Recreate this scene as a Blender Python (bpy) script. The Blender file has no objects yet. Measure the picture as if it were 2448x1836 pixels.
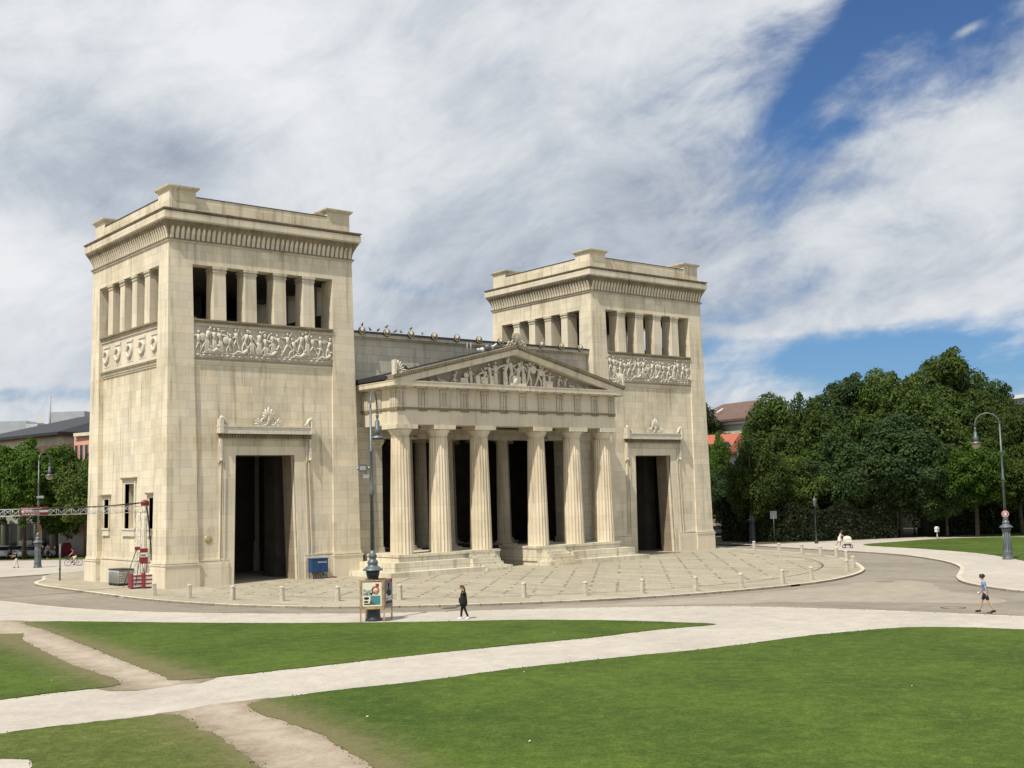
import bpy, bmesh, math, random
from math import sin, cos, pi, radians, sqrt, atan2, hypot
from mathutils import Vector, Matrix, noise
R_ = random.Random(7)
scene = bpy.context.scene
COL = scene.collection
# ---------------------------------------------------------------- camera model (solved from the photograph)
CX, CY, CZ, YAW, PIT, ROL, FPX = -34.9608, -81.4867, 6.15, 0.6917, 0.0924, -0.0257, 2828.19
fw = Vector((sin(YAW)*cos(PIT), cos(YAW)*cos(PIT), sin(PIT)))
rt = Vector((cos(YAW), -sin(YAW), 0)); up = rt.cross(fw)
rt2 = rt*cos(ROL)+up*sin(ROL); up2 = -rt*sin(ROL)+up*cos(ROL)
CAM = Vector((CX, CY, CZ))
def ray(u, v): return fw*FPX+rt2*(u-1224)-up2*(v-918)
def gp(u, v, z=0.0):
    d = ray(u, v); return CAM+d*((z-CZ)/d.z)
def at(u, v, D):
    d = ray(u, v); return CAM+d*(D/hypot(d.x, d.y))
def lat(u):
    "view-lateral angle: z rotation that turns local +x into image-right at column u"
    d = ray(u, 1180); return atan2(-d.x, d.y)
cam = bpy.data.cameras.new('camera'); co = bpy.data.objects.new('camera', cam); COL.objects.link(co)
cam.sensor_width = 36; cam.lens = FPX/2448*36; cam.clip_end = 6000; cam.clip_start = .5
M3 = Matrix((rt2, up2, -fw)).transposed(); co.matrix_world = Matrix.Translation(CAM) @ M3.to_4x4()
scene.camera = co
# ---------------------------------------------------------------- materials
def nt(name):
    m = bpy.data.materials.new(name); m.use_nodes = True; t = m.node_tree; t.nodes.clear()
    o = t.nodes.new('ShaderNodeOutputMaterial'); b = t.nodes.new('ShaderNodeBsdfPrincipled')
    t.links.new(b.outputs[0], o.inputs[0]); return m, t, b
def N(t, k, **kw):
    n = t.nodes.new('ShaderNode'+k)
    for a, v in kw.items():
        if a.startswith('i_'):
            n.inputs[a[2:].replace('_', ' ')].default_value = v
        else: setattr(n, a, v)
    return n
def L(t, a, b): t.links.new(a, b)
def c4(c, k=1.0): return (c[0]*k, c[1]*k, c[2]*k, 1)
def noise_(t, vec, scale, det=4, rough=.55, dist=0):
    n = N(t, 'TexNoise'); n.inputs['Scale'].default_value = scale; n.inputs['Detail'].default_value = det
    n.inputs['Roughness'].default_value = rough; n.inputs['Distortion'].default_value = dist
    if vec is not None: L(t, vec, n.inputs['Vector'])
    return n.outputs[0]
def ramp(t, fac, stops):
    r = N(t, 'ValToRGB'); e = r.color_ramp.elements
    while len(e) < len(stops): e.new(.5)
    for i, (p, c) in enumerate(stops):
        e[i].position = p; e[i].color = c if len(c) == 4 else (*c, 1)
    L(t, fac, r.inputs[0]); return r.outputs[0]
def g(v): return (v, v, v)
def mix(t, mode, f, a, b):
    m = N(t, 'Mix', data_type='RGBA', blend_type=mode)
    for s, x in ((0, f), (6, a), (7, b)):
        if isinstance(x, (int, float)): m.inputs[s].default_value = x
        elif isinstance(x, tuple): m.inputs[s].default_value = x if len(x) == 4 else (*x, 1)
        else: L(t, x, m.inputs[s])
    return m.outputs[2]
def pos(t, sc=(1, 1, 1), loc=(0, 0, 0)):
    ge = N(t, 'NewGeometry'); mp = N(t, 'Mapping'); mp.inputs['Scale'].default_value = sc; mp.inputs['Location'].default_value = loc
    L(t, ge.outputs['Position'], mp.inputs['Vector']); return mp.outputs[0]
def bump(t, b, h, s=.3, d=.05):
    n = N(t, 'Bump'); n.inputs['Strength'].default_value = s; n.inputs['Distance'].default_value = d
    L(t, h, n.inputs['Height']); L(t, n.outputs[0], b.inputs['Normal'])
def stone(name, c, bw=1.5, bh=.62, joint=.80, var=.06, stain=1.0, rough=.85, patch=True, msize=.022, runs=()):
    m, t, b = nt(name)
    uv = N(t, 'UVMap').outputs[0]
    br = N(t, 'TexBrick'); br.offset = .46; br.squash = .72; br.squash_frequency = 3
    nz = N(t, 'TexNoise'); nz.inputs['Scale'].default_value = .9; L(t, uv, nz.inputs['Vector'])
    L(t, uv, br.inputs['Vector'])
    br.inputs['Scale'].default_value = 1; br.inputs['Brick Width'].default_value = bw; br.inputs['Row Height'].default_value = bh
    br.inputs['Mortar Size'].default_value = msize; br.inputs['Mortar Smooth'].default_value = .4; br.inputs['Bias'].default_value = 0
    br.inputs['Color1'].default_value = c4(g(1+var)); br.inputs['Color2'].default_value = c4(g(1-var)); br.inputs['Mortar'].default_value = c4((joint, joint*.97, joint*.9))
    col = mix(t, 'MULTIPLY', 1.0, c4(c), br.outputs[0])
    if patch:
        b2 = N(t, 'TexBrick'); b2.offset = .37; b2.squash = 1.4; b2.squash_frequency = 3
        L(t, uv, b2.inputs['Vector']); b2.inputs['Scale'].default_value = 1
        b2.inputs['Brick Width'].default_value = bw*.83; b2.inputs['Row Height'].default_value = bh*2; b2.inputs['Mortar Size'].default_value = 0
        b2.inputs['Color1'].default_value = (1.07, 1.05, 1.0, 1); b2.inputs['Color2'].default_value = (.88, .885, .88, 1)
        col = mix(t, 'MULTIPLY', .8, col, b2.outputs[0])
    # wide stains, warm low patches, vertical streaks, black spots
    s1 = noise_(t, pos(t, (1, 1, .7)), .22, 6, .6, .4)
    col = mix(t, 'MULTIPLY', .8*stain, col, ramp(t, s1, [(.33, (.80, .77, .70)), (.50, (1, .99, .97)), (.72, (1.03, 1.03, 1.02))]))
    s2 = noise_(t, pos(t, (2.2, 2.2, .16)), 1.0, 5, .65)
    col = mix(t, 'MULTIPLY', .75*stain, col, ramp(t, s2, [(.30, (.58, .56, .50)), (.47, (1, 1, 1)), (1, (1, 1, 1))]))
    s3 = noise_(t, pos(t, (1, 1, 1), (9, 3, 1)), .55, 8, .75)
    col = mix(t, 'MULTIPLY', .8*stain, col, ramp(t, s3, [(.27, (.50, .48, .42)), (.36, (1, 1, 1)), (1, (1, 1, 1))]))
    s5 = noise_(t, pos(t, (1, 1, 1), (2, 8, 4)), .8, 6, .65, .8)
    col = mix(t, 'MULTIPLY', .7*stain, col, ramp(t, s5, [(.30, (1.04, .97, .86)), (.45, (1, 1, 1)), (.55, (1, 1, 1)), (.72, (.92, .97, .95))]))
    if runs:   # rain run-off below each ledge (top height, length)
        sx = N(t, 'SeparateXYZ'); L(t, pos(t), sx.inputs[0]); tot = None
        for zt, ln in runs:
            mr = N(t, 'MapRange'); L(t, sx.outputs[2], mr.inputs[0]); mr.inputs[1].default_value = zt-ln; mr.inputs[2].default_value = zt
            ct = N(t, 'Math', operation='LESS_THAN' if ln > 0 else 'GREATER_THAN'); L(t, sx.outputs[2], ct.inputs[0]); ct.inputs[1].default_value = zt
            pr = N(t, 'Math', operation='MULTIPLY'); L(t, mr.outputs[0], pr.inputs[0]); L(t, ct.outputs[0], pr.inputs[1])
            if tot is None: tot = pr.outputs[0]
            else:
                mx = N(t, 'Math', operation='MAXIMUM'); L(t, tot, mx.inputs[0]); L(t, pr.outputs[0], mx.inputs[1]); tot = mx.outputs[0]
        sn = noise_(t, pos(t, (3.2, 3.2, .10), (5, 5, 0)), 1.0, 6, .7)
        rr_ = ramp(t, sn, [(.44, g(0)), (.66, g(1))]); pr = N(t, 'Math', operation='MULTIPLY'); L(t, rr_, pr.inputs[0]); L(t, tot, pr.inputs[1])
        col = mix(t, 'MIX', pr.outputs[0], col, mix(t, 'MULTIPLY', 1.0, col, (.74, .72, .66)))
    s4 = noise_(t, pos(t), 14, 4, .7)
    col = mix(t, 'MULTIPLY', .5, col, ramp(t, s4, [(.25, g(.86)), (.75, g(1.1))]))
    L(t, col, b.inputs['Base Color']); b.inputs['Roughness'].default_value = rough
    bump(t, b, s4, .25, .02)
    return m
def simple(name, c, rough=.6, metal=0, var=.12, sc=3.0, c2=None, bmp=.1, spec=.4):
    m, t, b = nt(name)
    n1 = noise_(t, pos(t), sc, 5, .6)
    c2 = c2 or tuple(x*(1-2*var) for x in c)
    col = ramp(t, n1, [(.32, c2), (.62, c)])
    L(t, col, b.inputs['Base Color']); b.inputs['Roughness'].default_value = rough; b.inputs['Metallic'].default_value = metal
    b.inputs['Specular IOR Level'].default_value = spec
    if bmp: bump(t, b, n1, bmp, .02)
    return m
LIME = (.66, .598, .475)
MT = {}
MT['wall'] = stone('limestone_wall', LIME, 1.5, .62, .86, .06, 1.2, runs=((16.3, 3.2), (25.3, 1.6), (10.9, 1.6), (27.6, -1.2), (4.2, 2.6)))
MT['plain'] = stone('limestone_smooth', (.635, .575, .462), 2.6, 1.3, .86, .04, .9)
MT['hall'] = stone('grey_limestone', (.52, .485, .40), 1.45, .72, .62, .10, .8)
MT['corn'] = stone('weathered_cornice', (.52, .475, .385), 1.9, .9, .7, .08, 1.25)
MT['dirty_shaded'] = stone('weathered_shaded_stone', (.23, .195, .13), .9, .4, .8, .15, 1.3)  # dark weathered stone; also carries painted shade at the cavetto and relief mouldings
MT['carv'] = simple('carved_limestone', (.62, .57, .465), .85, 0, .12, 5)
MT['rback'] = simple('relief_ground', (.50, .455, .365), .9, 0, .12, 3)
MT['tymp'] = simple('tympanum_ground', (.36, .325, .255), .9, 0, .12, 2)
MT['col'] = stone('column_limestone', (.655, .575, .44), 30, 1.35, .90, .05, 1.25, patch=False, msize=.02)
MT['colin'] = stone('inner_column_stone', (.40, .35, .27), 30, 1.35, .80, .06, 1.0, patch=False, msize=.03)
MT['step'] = stone('step_stone', (.60, .56, .46), 1.8, .7, .62, .08, 1.3)
MT['inner'] = simple('shaded_interior_plaster', (.085, .072, .058), .95, 0, .2, .8)  # interior shade is put into this dark plaster colour
MT['roofd'] = simple('dark_slate_roof', (.035, .037, .042), .6, .2, .2, 2)
MT['lead'] = simple('lead_edge', (.05, .048, .045), .6, .2, .2, 3)
MT['iron'] = simple('grey_green_iron', (.13, .15, .16), .42, .3, .15, 4, spec=.5)
MT['irond'] = simple('dark_iron', (.05, .058, .063), .4, .3, .15, 4)
MT['globe'] = simple('milky_lamp_glass', (.36, .31, .17), .25, 0, .1, 2)
MT['bollard'] = simple('bollard_granite', (.50, .455, .365), .85, 0, .14, 6)
MT['kerb'] = stone('kerb_stone', (.56, .51, .41), 1.6, 5, .55, .09, .8, msize=.05)
MT['red'] = simple('red_paint', (.24, .030, .038), .45, 0, .15, 5)
MT['white'] = simple('white_paint', (.72, .70, .66), .5, 0, .06, 5)
MT['galv'] = simple('galvanised_steel', (.42, .42, .40), .4, .5, .12, 6)
MT['cable'] = simple('black_cable', (.03, .028, .025), .6, 0, .1, 3)
MT['blue'] = simple('blue_cabinet_paint', (.010, .055, .16), .4, 0, .15, 4)
MT['pallet'] = simple('black_plastic', (.018, .02, .022), .5, 0, .1, 4)
MT['wood'] = simple('pine_wood', (.42, .29, .16), .7, 0, .18, 4)
MT['brass'] = simple('brass_plaque', (.46, .38, .18), .5, .3, .1, 4)
MT['skin'] = simple('skin', (.50, .30, .21), .6, 0, .08, 5)
MT['black'] = simple('black_cloth', (.010, .010, .012), .9, 0, .1, 6)
MT['navy'] = simple('navy_cloth', (.012, .016, .035), .9, 0, .1, 6)
MT['lblue'] = simple('light_blue_cotton', (.14, .30, .58), .9, 0, .12, 9)
MT['wcloth'] = simple('white_cloth', (.70, .66, .60), .9, 0, .08, 6)
MT['rcloth'] = simple('dark_red_cloth', (.16, .015, .02), .9, 0, .12, 6)
MT['grcloth'] = simple('grey_cloth', (.16, .18, .2), .9, 0, .12, 6)
MT['hairb'] = simple('brown_hair', (.07, .035, .018), .6, 0, .2, 12)
MT['hairk'] = simple('dark_hair', (.018, .012, .009), .6, 0, .2, 12)
MT['cream'] = simple('cream_fabric', (.66, .60, .48), .9, 0, .08, 6)
MT['tyre'] = simple('black_rubber', (.012, .012, .012), .8, 0, .1, 6)
MT['jamb_shade'] = stone('shaded_jamb_stone', (.27, .22, .16), 1.5, .62, .8, .08, 1.2)  # darker than the cream wall: shade of the unlit reveal put into the colour
MT['alu'] = simple('pale_aluminium', (.60, .59, .56), .5, 0, .06, 6)
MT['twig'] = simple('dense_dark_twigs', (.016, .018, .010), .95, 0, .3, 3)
MT['bark'] = simple('tree_bark', (.075, .058, .042), .95, 0, .3, 3, bmp=.6)
MT['glass'] = simple('window_glass_dark', (.02, .025, .03), .12, 0, .1, 1, spec=.7)
MT['pink'] = simple('pink_plaster', (.66, .36, .26), .9, 0, .07, 1)
MT['pale'] = simple('pale_plaster', (.50, .48, .42), .9, 0, .10, .6)
MT['bwhite'] = simple('white_render', (.72, .73, .74), .8, 0, .04, .5)
MT['bgrey'] = simple('grey_cladding', (.36, .385, .41), .6, 0, .08, .5)
MT['trim'] = simple('cream_trim', (.66, .58, .46), .85, 0, .08, 1)
MT['rtile'] = stone('orange_roof_tile', (.36, .105, .06), .3, .35, .8, .12, .3)
MT['btile'] = stone('brown_roof_tile', (.14, .085, .07), .3, .35, .8, .12, .3)
MT['pgreen'] = simple('pale_green_plaster', (.42, .45, .36), .9, 0, .08, .6)
MT['yel'] = simple('orange_plastic', (.75, .30, .03), .5, 0, .08, 4)
MT['dirtjoint'] = simple('dark_joint_stone', (.10, .085, .06), .9, 0, .3, 6)
MT['lightst'] = simple('pale_litter', (.62, .58, .47), .9, 0, .2, 8)
def dirt_mat():
    m, t, b = nt('trodden_earth'); p = pos(t); pd = path_dist(t, p)
    n2 = noise_(t, p, 8, 6, .8); n1 = noise_(t, p, .9, 6, .7, .5)
    mr = N(t, 'MapRange'); L(t, pd, mr.inputs[0]); mr.inputs[1].default_value = .1; mr.inputs[2].default_value = 2.1
    col = ramp(t, mr.outputs[0], [(0, (.39, .33, .26)), (.35, (.32, .262, .195)), (.68, (.21, .17, .115)), (1, (.155, .135, .075))])
    col = mix(t, 'MULTIPLY', .8, col, ramp(t, n1, [(.32, (.70, .66, .60)), (.55, (1, 1, 1)), (.75, (1.12, 1.1, 1.08))]))
    col = mix(t, 'MULTIPLY', .8, col, ramp(t, n2, [(.3, g(.76)), (.7, g(1.16))]))
    L(t, col, b.inputs['Base Color']); b.inputs['Roughness'].default_value = .95; bump(t, b, n2, .4, .04); return m
def ground_mat(name, c, c2, big=.12, fine=9, streak=None, rough=.95, cells=None, bs=.3):
    m, t, b = nt(name)
    p = pos(t)
    n1 = noise_(t, p, big, 7, .65, .5); n2 = noise_(t, p, fine, 6, .8)
    col = ramp(t, n1, [(.30, c2), (.62, c)])
    col = mix(t, 'MULTIPLY', .8, col, ramp(t, n2, [(.25, g(.74)), (.5, g(1.0)), (.78, g(1.2))]))
    n4 = noise_(t, p, 1.1, 5, .7)
    col = mix(t, 'MULTIPLY', .9, col, ramp(t, n4, [(.3, g(.84)), (.7, g(1.09))]))
    if streak:
        n3 = noise_(t, pos(t, streak), 1, 5, .6)
        col = mix(t, 'MULTIPLY', .7, col, ramp(t, n3, [(.3, g(.78)), (.62, g(1.08))]))
    if cells:
        v = N(t, 'TexVoronoi', feature='DISTANCE_TO_EDGE'); v.inputs['Scale'].default_value = cells
        L(t, p, v.inputs['Vector'])
        col = mix(t, 'MULTIPLY', .7, col, ramp(t, v.outputs[0], [(.0, g(.62)), (.09, g(1.0))]))
    L(t, col, b.inputs['Base Color']); b.inputs['Roughness'].default_value = rough; b.inputs['Specular IOR Level'].default_value = .2
    bump(t, b, n2, bs, .03); return m
MT['gravel'] = ground_mat('pale_gravel', (.455, .412, .358), (.385, .348, .30), .15, 6)
MT['road'] = ground_mat('dusty_asphalt', (.27, .238, .190), (.205, .180, .146), .10, 6, (.35, .06, 1))
MT['paving'] = ground_mat('cobble_paving', (.39, .35, .265), (.325, .29, .215), .2, 5, (.7, .12, 1), cells=3.2)
MT['dust'] = ground_mat('dust_on_road', (.325, .288, .228), (.275, .243, .193), .3, 8)
MT['far'] = ground_mat('distant_ground', (.16, .15, .12), (.12, .11, .09), .05, 2)
MT['soil'] = ground_mat('shaded_soil', (.10, .09, .06), (.05, .055, .03), .5, 6)
WEAR = [((-15.6, -11.5), (-16.9, -27.5)), ((-16.9, -27.5), (-18.1, -42.3)), ((-18.9, -47.6), (-19.9, -54.5)), ((-19.9, -54.5), (-25.5, -72))]
def path_dist(t, p):
    "distance on the ground from the trodden short cuts"
    sx = N(t, 'SeparateXYZ'); L(t, p, sx.inputs[0]); out = None
    def M(op, a, b=None, cl=False):
        n = N(t, 'Math', operation=op); n.use_clamp = cl
        for i, v in enumerate((a, b)):
            if v is None: continue
            if isinstance(v, (int, float)): n.inputs[i].default_value = v
            else: L(t, v, n.inputs[i])
        return n.outputs[0]
    for (ax, ay), (bx, by) in WEAR:
        dx, dy = bx-ax, by-ay; l2 = dx*dx+dy*dy
        px = M('SUBTRACT', sx.outputs[0], ax); py = M('SUBTRACT', sx.outputs[1], ay)
        h = M('DIVIDE', M('ADD', M('MULTIPLY', px, dx), M('MULTIPLY', py, dy)), l2, True)
        ex = M('SUBTRACT', px, M('MULTIPLY', h, dx)); ey = M('SUBTRACT', py, M('MULTIPLY', h, dy))
        d = M('SQRT', M('ADD', M('MULTIPLY', ex, ex), M('MULTIPLY', ey, ey)))
        out = d if out is None else M('MINIMUM', out, d)
    nz = noise_(t, p, 1.1, 6, .75, .4)
    nf = noise_(t, p, 7, 5, .8)
    return M('ADD', M('ADD', out, M('MULTIPLY', M('SUBTRACT', nz, .5), 2.2)), M('MULTIPLY', M('SUBTRACT', nf, .5), 1.9))
def grass_mat(name, a, b_, dry):
    m, t, b = nt(name); p = pos(t)
    n1 = noise_(t, p, .16, 6, .65, .6); n2 = noise_(t, p, 1.6, 8, .85, .4); n3 = noise_(t, p, 9, 6, .9)
    col = ramp(t, n1, [(.34, b_), (.62, a)])
    col = mix(t, 'MIX', ramp(t, n2, [(.50, g(0)), (.72, g(.55))]), col, c4(dry))
    col = mix(t, 'MULTIPLY', .9, col, ramp(t, n2, [(.30, g(.62)), (.62, g(1.18))]))
    n5 = noise_(t, p, 24, 3, .8)
    col = mix(t, 'MULTIPLY', .9, col, ramp(t, n5, [(.34, g(.55)), (.5, g(1.0)), (.66, g(1.4))]))
    col = mix(t, 'MULTIPLY', .9, col, ramp(t, n3, [(.32, g(.48)), (.5, g(1.0)), (.70, g(1.5))]))
    pd = path_dist(t, p); mr = N(t, 'MapRange'); L(t, pd, mr.inputs[0]); mr.inputs[1].default_value = 1.4; mr.inputs[2].default_value = 3.0
    col = mix(t, 'MIX', mr.outputs[0], ramp(t, n3, [(.3, (.15, .115, .065)), (.7, (.22, .18, .105))]), col) if False else mix(t, 'MIX', ramp(t, mr.outputs[0], [(0, g(.75)), (.30, g(.32)), (1, g(0))]), col, ramp(t, n3, [(.3, (.13, .105, .055)), (.7, (.20, .17, .095))]))
    L(t, col, b.inputs['Base Color']); b.inputs['Roughness'].default_value = .95; b.inputs['Specular IOR Level'].default_value = .15
    bump(t, b, n3, .35, .05); return m
MT['dirt'] = dirt_mat()
MT['grass'] = grass_mat('mown_grass', (.072, .112, .016), (.040, .074, .010), (.112, .126, .024))
MT['grassdry'] = grass_mat('worn_grass', (.088, .112, .022), (.062, .090, .017), (.17, .15, .062))
def leaf_mat(name, a, b_, tr=.33):
    m, t, b = nt(name)
    ge = N(t, 'NewGeometry'); oi = N(t, 'ObjectInfo')
    col = ramp(t, ge.outputs['Random Per Island'], [(0, b_), (1, a)])
    n1 = noise_(t, pos(t), .35, 3, .6)
    col = mix(t, 'MULTIPLY', .8, col, ramp(t, n1, [(.3, (.62, .72, .8)), (.68, (1.28, 1.16, .9))]))
    hv = N(t, 'HueSaturation'); mp = N(t, 'MapRange'); L(t, oi.outputs['Random'], mp.inputs[0]); mp.inputs[3].default_value = .72; mp.inputs[4].default_value = 1.2
    L(t, mp.outputs[0], hv.inputs['Value']); L(t, col, hv.inputs['Color'])
    tl = N(t, 'BsdfTranslucent'); ms = N(t, 'MixShader'); ms.inputs[0].default_value = tr
    L(t, hv.outputs[0], b.inputs['Base Color']); L(t, hv.outputs[0], tl.inputs[0])
    b.inputs['Roughness'].default_value = .6; b.inputs['Specular IOR Level'].default_value = .18
    out = [n for n in t.nodes if n.type == 'OUTPUT_MATERIAL'][0]
    L(t, b.outputs[0], ms.inputs[1]); L(t, tl.outputs[0], ms.inputs[2]); L(t, ms.outputs[0], out.inputs[0]); return m
MT['leafA'] = leaf_mat('dark_maple_leaves', (.092, .140, .028), (.032, .064, .012))
MT['leafB'] = leaf_mat('olive_leaves', (.104, .150, .030), (.036, .070, .015))
MT['leafC'] = leaf_mat('bright_leaves', (.105, .185, .024), (.040, .092, .013))
MT['leafD'] = leaf_mat('blue_green_leaves', (.068, .108, .036), (.024, .050, .017))
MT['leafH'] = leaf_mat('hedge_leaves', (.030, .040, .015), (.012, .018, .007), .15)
MT['blade'] = leaf_mat('grass_blades', (.098, .136, .024), (.075, .115, .018), .3)
# ---------------------------------------------------------------- mesh builder
class MB:
    def __init__(s, ox=0, oy=0, oz=0): s.v = []; s.f = []; s.sm = []; s.o = Vector((ox, oy, oz)); s.uvo = {}
    def add(s, vs, fs, smooth=False):
        n = len(s.v); s.v += [tuple(Vector(v)-s.o) for v in vs]; s.f += [tuple(n+i for i in f) for f in fs]; s.sm += [smooth]*len(fs); return s
    def box(s, x0, x1, y0, y1, z0, z1, M=None):
        vs = [Vector((x, y, z)) for z in (z0, z1) for x, y in ((x0, y0), (x1, y0), (x1, y1), (x0, y1))]
        if M is not None: vs = [M @ v for v in vs]
        return s.add(vs, [(3, 2, 1, 0), (4, 5, 6, 7), (0, 1, 5, 4), (1, 2, 6, 5), (2, 3, 7, 6), (3, 0, 4, 7)])
    def fbox(s, fx0, fx1, fy0, fy1, z0, z1):
        "box whose sides are functions of z (battered walls)"
        q = lambda f, z: f(z) if callable(f) else f
        vs = [(q(a, z), q(b, z), z) for z in (z0, z1) for a, b in ((fx0, fy0), (fx1, fy0), (fx1, fy1), (fx0, fy1))]
        return s.add(vs, [(3, 2, 1, 0), (4, 5, 6, 7), (0, 1, 5, 4), (1, 2, 6, 5), (2, 3, 7, 6), (3, 0, 4, 7)])
    def prism(s, pts, a, b, ax='y'):
        "polygon pts extruded; ax y: pts=(x,z) from y=a to b; ax x: pts=(y,z); ax z: pts=(x,y)"
        mk = {'y': lambda p, q: (p[0], q, p[1]), 'x': lambda p, q: (q, p[0], p[1]), 'z': lambda p, q: (p[0], p[1], q)}[ax]
        n = len(pts); vs = [mk(p, a) for p in pts]+[mk(p, b) for p in pts]
        fs = [tuple(range(n))[::-1], tuple(range(n, 2*n))]+[(i, (i+1) % n, n+(i+1) % n, n+i) for i in range(n)]
        return s.add(vs, fs)
    def lathe(s, prof, seg=20, c=(0, 0, 0), smooth=True, fl=0, fd=0, M=None, caps=True):
        vs = []; c = Vector(c)
        for r, z in prof:
            for k in range(seg):
                a = 2*pi*k/seg
                rr = r*(1-fd*abs(sin(a*fl/2))**.8) if fl else r
                v = Vector((rr*cos(a), rr*sin(a), z)); vs.append((M @ v if M is not None else v)+c)
        fs = [(i*seg+k, i*seg+(k+1) % seg, (i+1)*seg+(k+1) % seg, (i+1)*seg+k) for i in range(len(prof)-1) for k in range(seg)]
        if caps: fs += [tuple(range(seg))[::-1], tuple((len(prof)-1)*seg+k for k in range(seg))]
        return s.add(vs, fs, smooth)
    def tube(s, pts, r, seg=8, smooth=True):
        pts = [Vector(p) for p in pts]; rs = r if isinstance(r, (list, tuple)) else [r]*len(pts); vs = []
        ref = None
        for i, p in enumerate(pts):
            d = (pts[min(i+1, len(pts)-1)]-pts[max(i-1, 0)]).normalized()
            if ref is None: ref = Vector((0, 0, 1)) if abs(d.z) < .9 else Vector((1, 0, 0))
            a = d.cross(ref).normalized(); b = a.cross(d); ref = b
            for k in range(seg):
                t = 2*pi*k/seg; vs.append(p+(a*cos(t)+b*sin(t))*rs[i])
        n = len(pts)
        fs = [(i*seg+k, i*seg+(k+1) % seg, (i+1)*seg+(k+1) % seg, (i+1)*seg+k) for i in range(n-1) for k in range(seg)]
        fs += [tuple(range(seg))[::-1], tuple((n-1)*seg+k for k in range(seg))]
        return s.add(vs, fs, smooth)
    def ell(s, c, r, seg=10, rings=7, M=None):
        c = Vector(c); r = (r, r, r) if isinstance(r, (int, float)) else r
        vs = []
        for i in range(1, rings):
            ph = pi*i/rings
            for k in range(seg):
                a = 2*pi*k/seg; v = Vector((r[0]*sin(ph)*cos(a), r[1]*sin(ph)*sin(a), r[2]*cos(ph)))
                vs.append((M @ v if M is not None else v)+c)
        tp = Vector((0, 0, r[2])); bt = -tp
        if M is not None: tp, bt = M @ tp, M @ bt
        n = len(vs); vs += [tp+c, bt+c]
        fs = [(i*seg+k, i*seg+(k+1) % seg, (i+1)*seg+(k+1) % seg, (i+1)*seg+k)[::-1] for i in range(rings-2) for k in range(seg)]
        fs += [(n, k, (k+1) % seg) for k in range(seg)]+[(n+1, (rings-2)*seg+(k+1) % seg, (rings-2)*seg+k) for k in range(seg)]
        return s.add(vs, fs, True)
    def ring(s, c, R, r, ax='y', seg=20, sg=6, a0=0, a1=2*pi):
        full = abs(a1-a0-2*pi) < 1e-6; n = seg if full else seg+1; pts = []
        for k in range(n):
            a = a0+(a1-a0)*k/seg
            p = {'y': (R*cos(a), 0, R*sin(a)), 'x': (0, R*cos(a), R*sin(a)), 'z': (R*cos(a), R*sin(a), 0)}[ax]
            pts.append(Vector(c)+Vector(p))
        if full: pts.append(pts[0])
        return s.tube(pts, r, sg)
    def build(s, name, mat, parent=None, loc=None):
        me = bpy.data.meshes.new(name); me.from_pydata(s.v, [], s.f); me.update()
        me.polygons.foreach_set('use_smooth', s.sm)
        uvl = me.uv_layers.new(name='UVMap'); buf = [0.0]*(2*len(me.loops))
        V = s.v
        for p in me.polygons:
            nx, ny, nz = abs(p.normal.x), abs(p.normal.y), abs(p.normal.z)
            for li in p.loop_indices:
                x, y, z = V[me.loops[li].vertex_index]
                u, w = (x, z) if ny >= nx and ny >= nz*.9 else ((y, z) if nx >= nz*.9 else (x, y))
                buf[2*li] = u+.31; buf[2*li+1] = w+.05
        uvl.data.foreach_set('uv', buf)
        me.materials.append(MT[mat] if isinstance(mat, str) else mat)
        o = bpy.data.objects.new(name, me); COL.objects.link(o)
        if parent is not None: o.parent = parent
        if loc is not None: o.location = loc
        return o
def tag(o, label=None, cat=None, group=None, kind=None):
    if label: o['label'] = label
    if cat: o['category'] = cat
    if group: o['group'] = group
    if kind: o['kind'] = kind
    return o
def empty(name, loc=(0, 0, 0), rz=0, label=None, cat=None, group=None):
    o = bpy.data.objects.new(name, None); COL.objects.link(o); o.location = loc; o.rotation_euler.z = rz; o.empty_display_size = .3
    return tag(o, label, cat, group)
def copy_tree(o, parent=None, depth=0):
    c = o.copy(); COL.objects.link(c)
    if parent is not None: c.parent = parent
    for ch in list(KIDS.get(o.name, [])) or [x for x in o.children]: copy_tree(ch, c)
    return c
KIDS = {}
def text_mb(s, txt, size, M, depth=.01, bold=0.0):
    cu = bpy.data.curves.new('t', 'FONT'); cu.body = txt; cu.size = size; cu.extrude = depth; cu.offset = bold; cu.resolution_u = 2
    ob = bpy.data.objects.new('t', cu); COL.objects.link(ob)
    dg = bpy.context.evaluated_depsgraph_get(); me = bpy.data.meshes.new_from_object(ob.evaluated_get(dg))
    s.add([M @ v.co for v in me.vertices], [tuple(p.vertices) for p in me.polygons])
    bpy.data.objects.remove(ob); bpy.data.curves.remove(cu); bpy.data.meshes.remove(me)
# ================================================================= gate towers
WX, WY, HP, HS = 16.57, 16.05, 1.82, 25.37
SX = 42.5965
def ins(z): return 0.128+(0.4284-0.128)*(z-HP)/(HS-HP)
def holes_wall(mb, axis, u0, u1, zs, holes, f0, f1):
    """wall in axis 'y' (front/back: u=x) or 'x' (side: u=y); u0,u1, face functions f0,f1 may depend on z.
    holes: (ua,ub,za,zb) with ua,ub const or callables"""
    zz = sorted(set([zs[0], zs[1]]+[h[2] for h in holes]+[h[3] for h in holes]))
    for za, zb in zip(zz[:-1], zz[1:]):
        act = sorted([h for h in holes if h[2] <= za+1e-6 and h[3] >= zb-1e-6], key=lambda h: h[0](za) if callable(h[0]) else h[0])
        ed = [u0]+[e for h in act for e in (h[0], h[1])]+[u1]
        for i in range(0, len(ed), 2):
            if axis == 'y': mb.fbox(ed[i], ed[i+1], f0, f1, za, zb)
            else: mb.fbox(f0, f1, ed[i], ed[i+1], za, zb)
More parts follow.
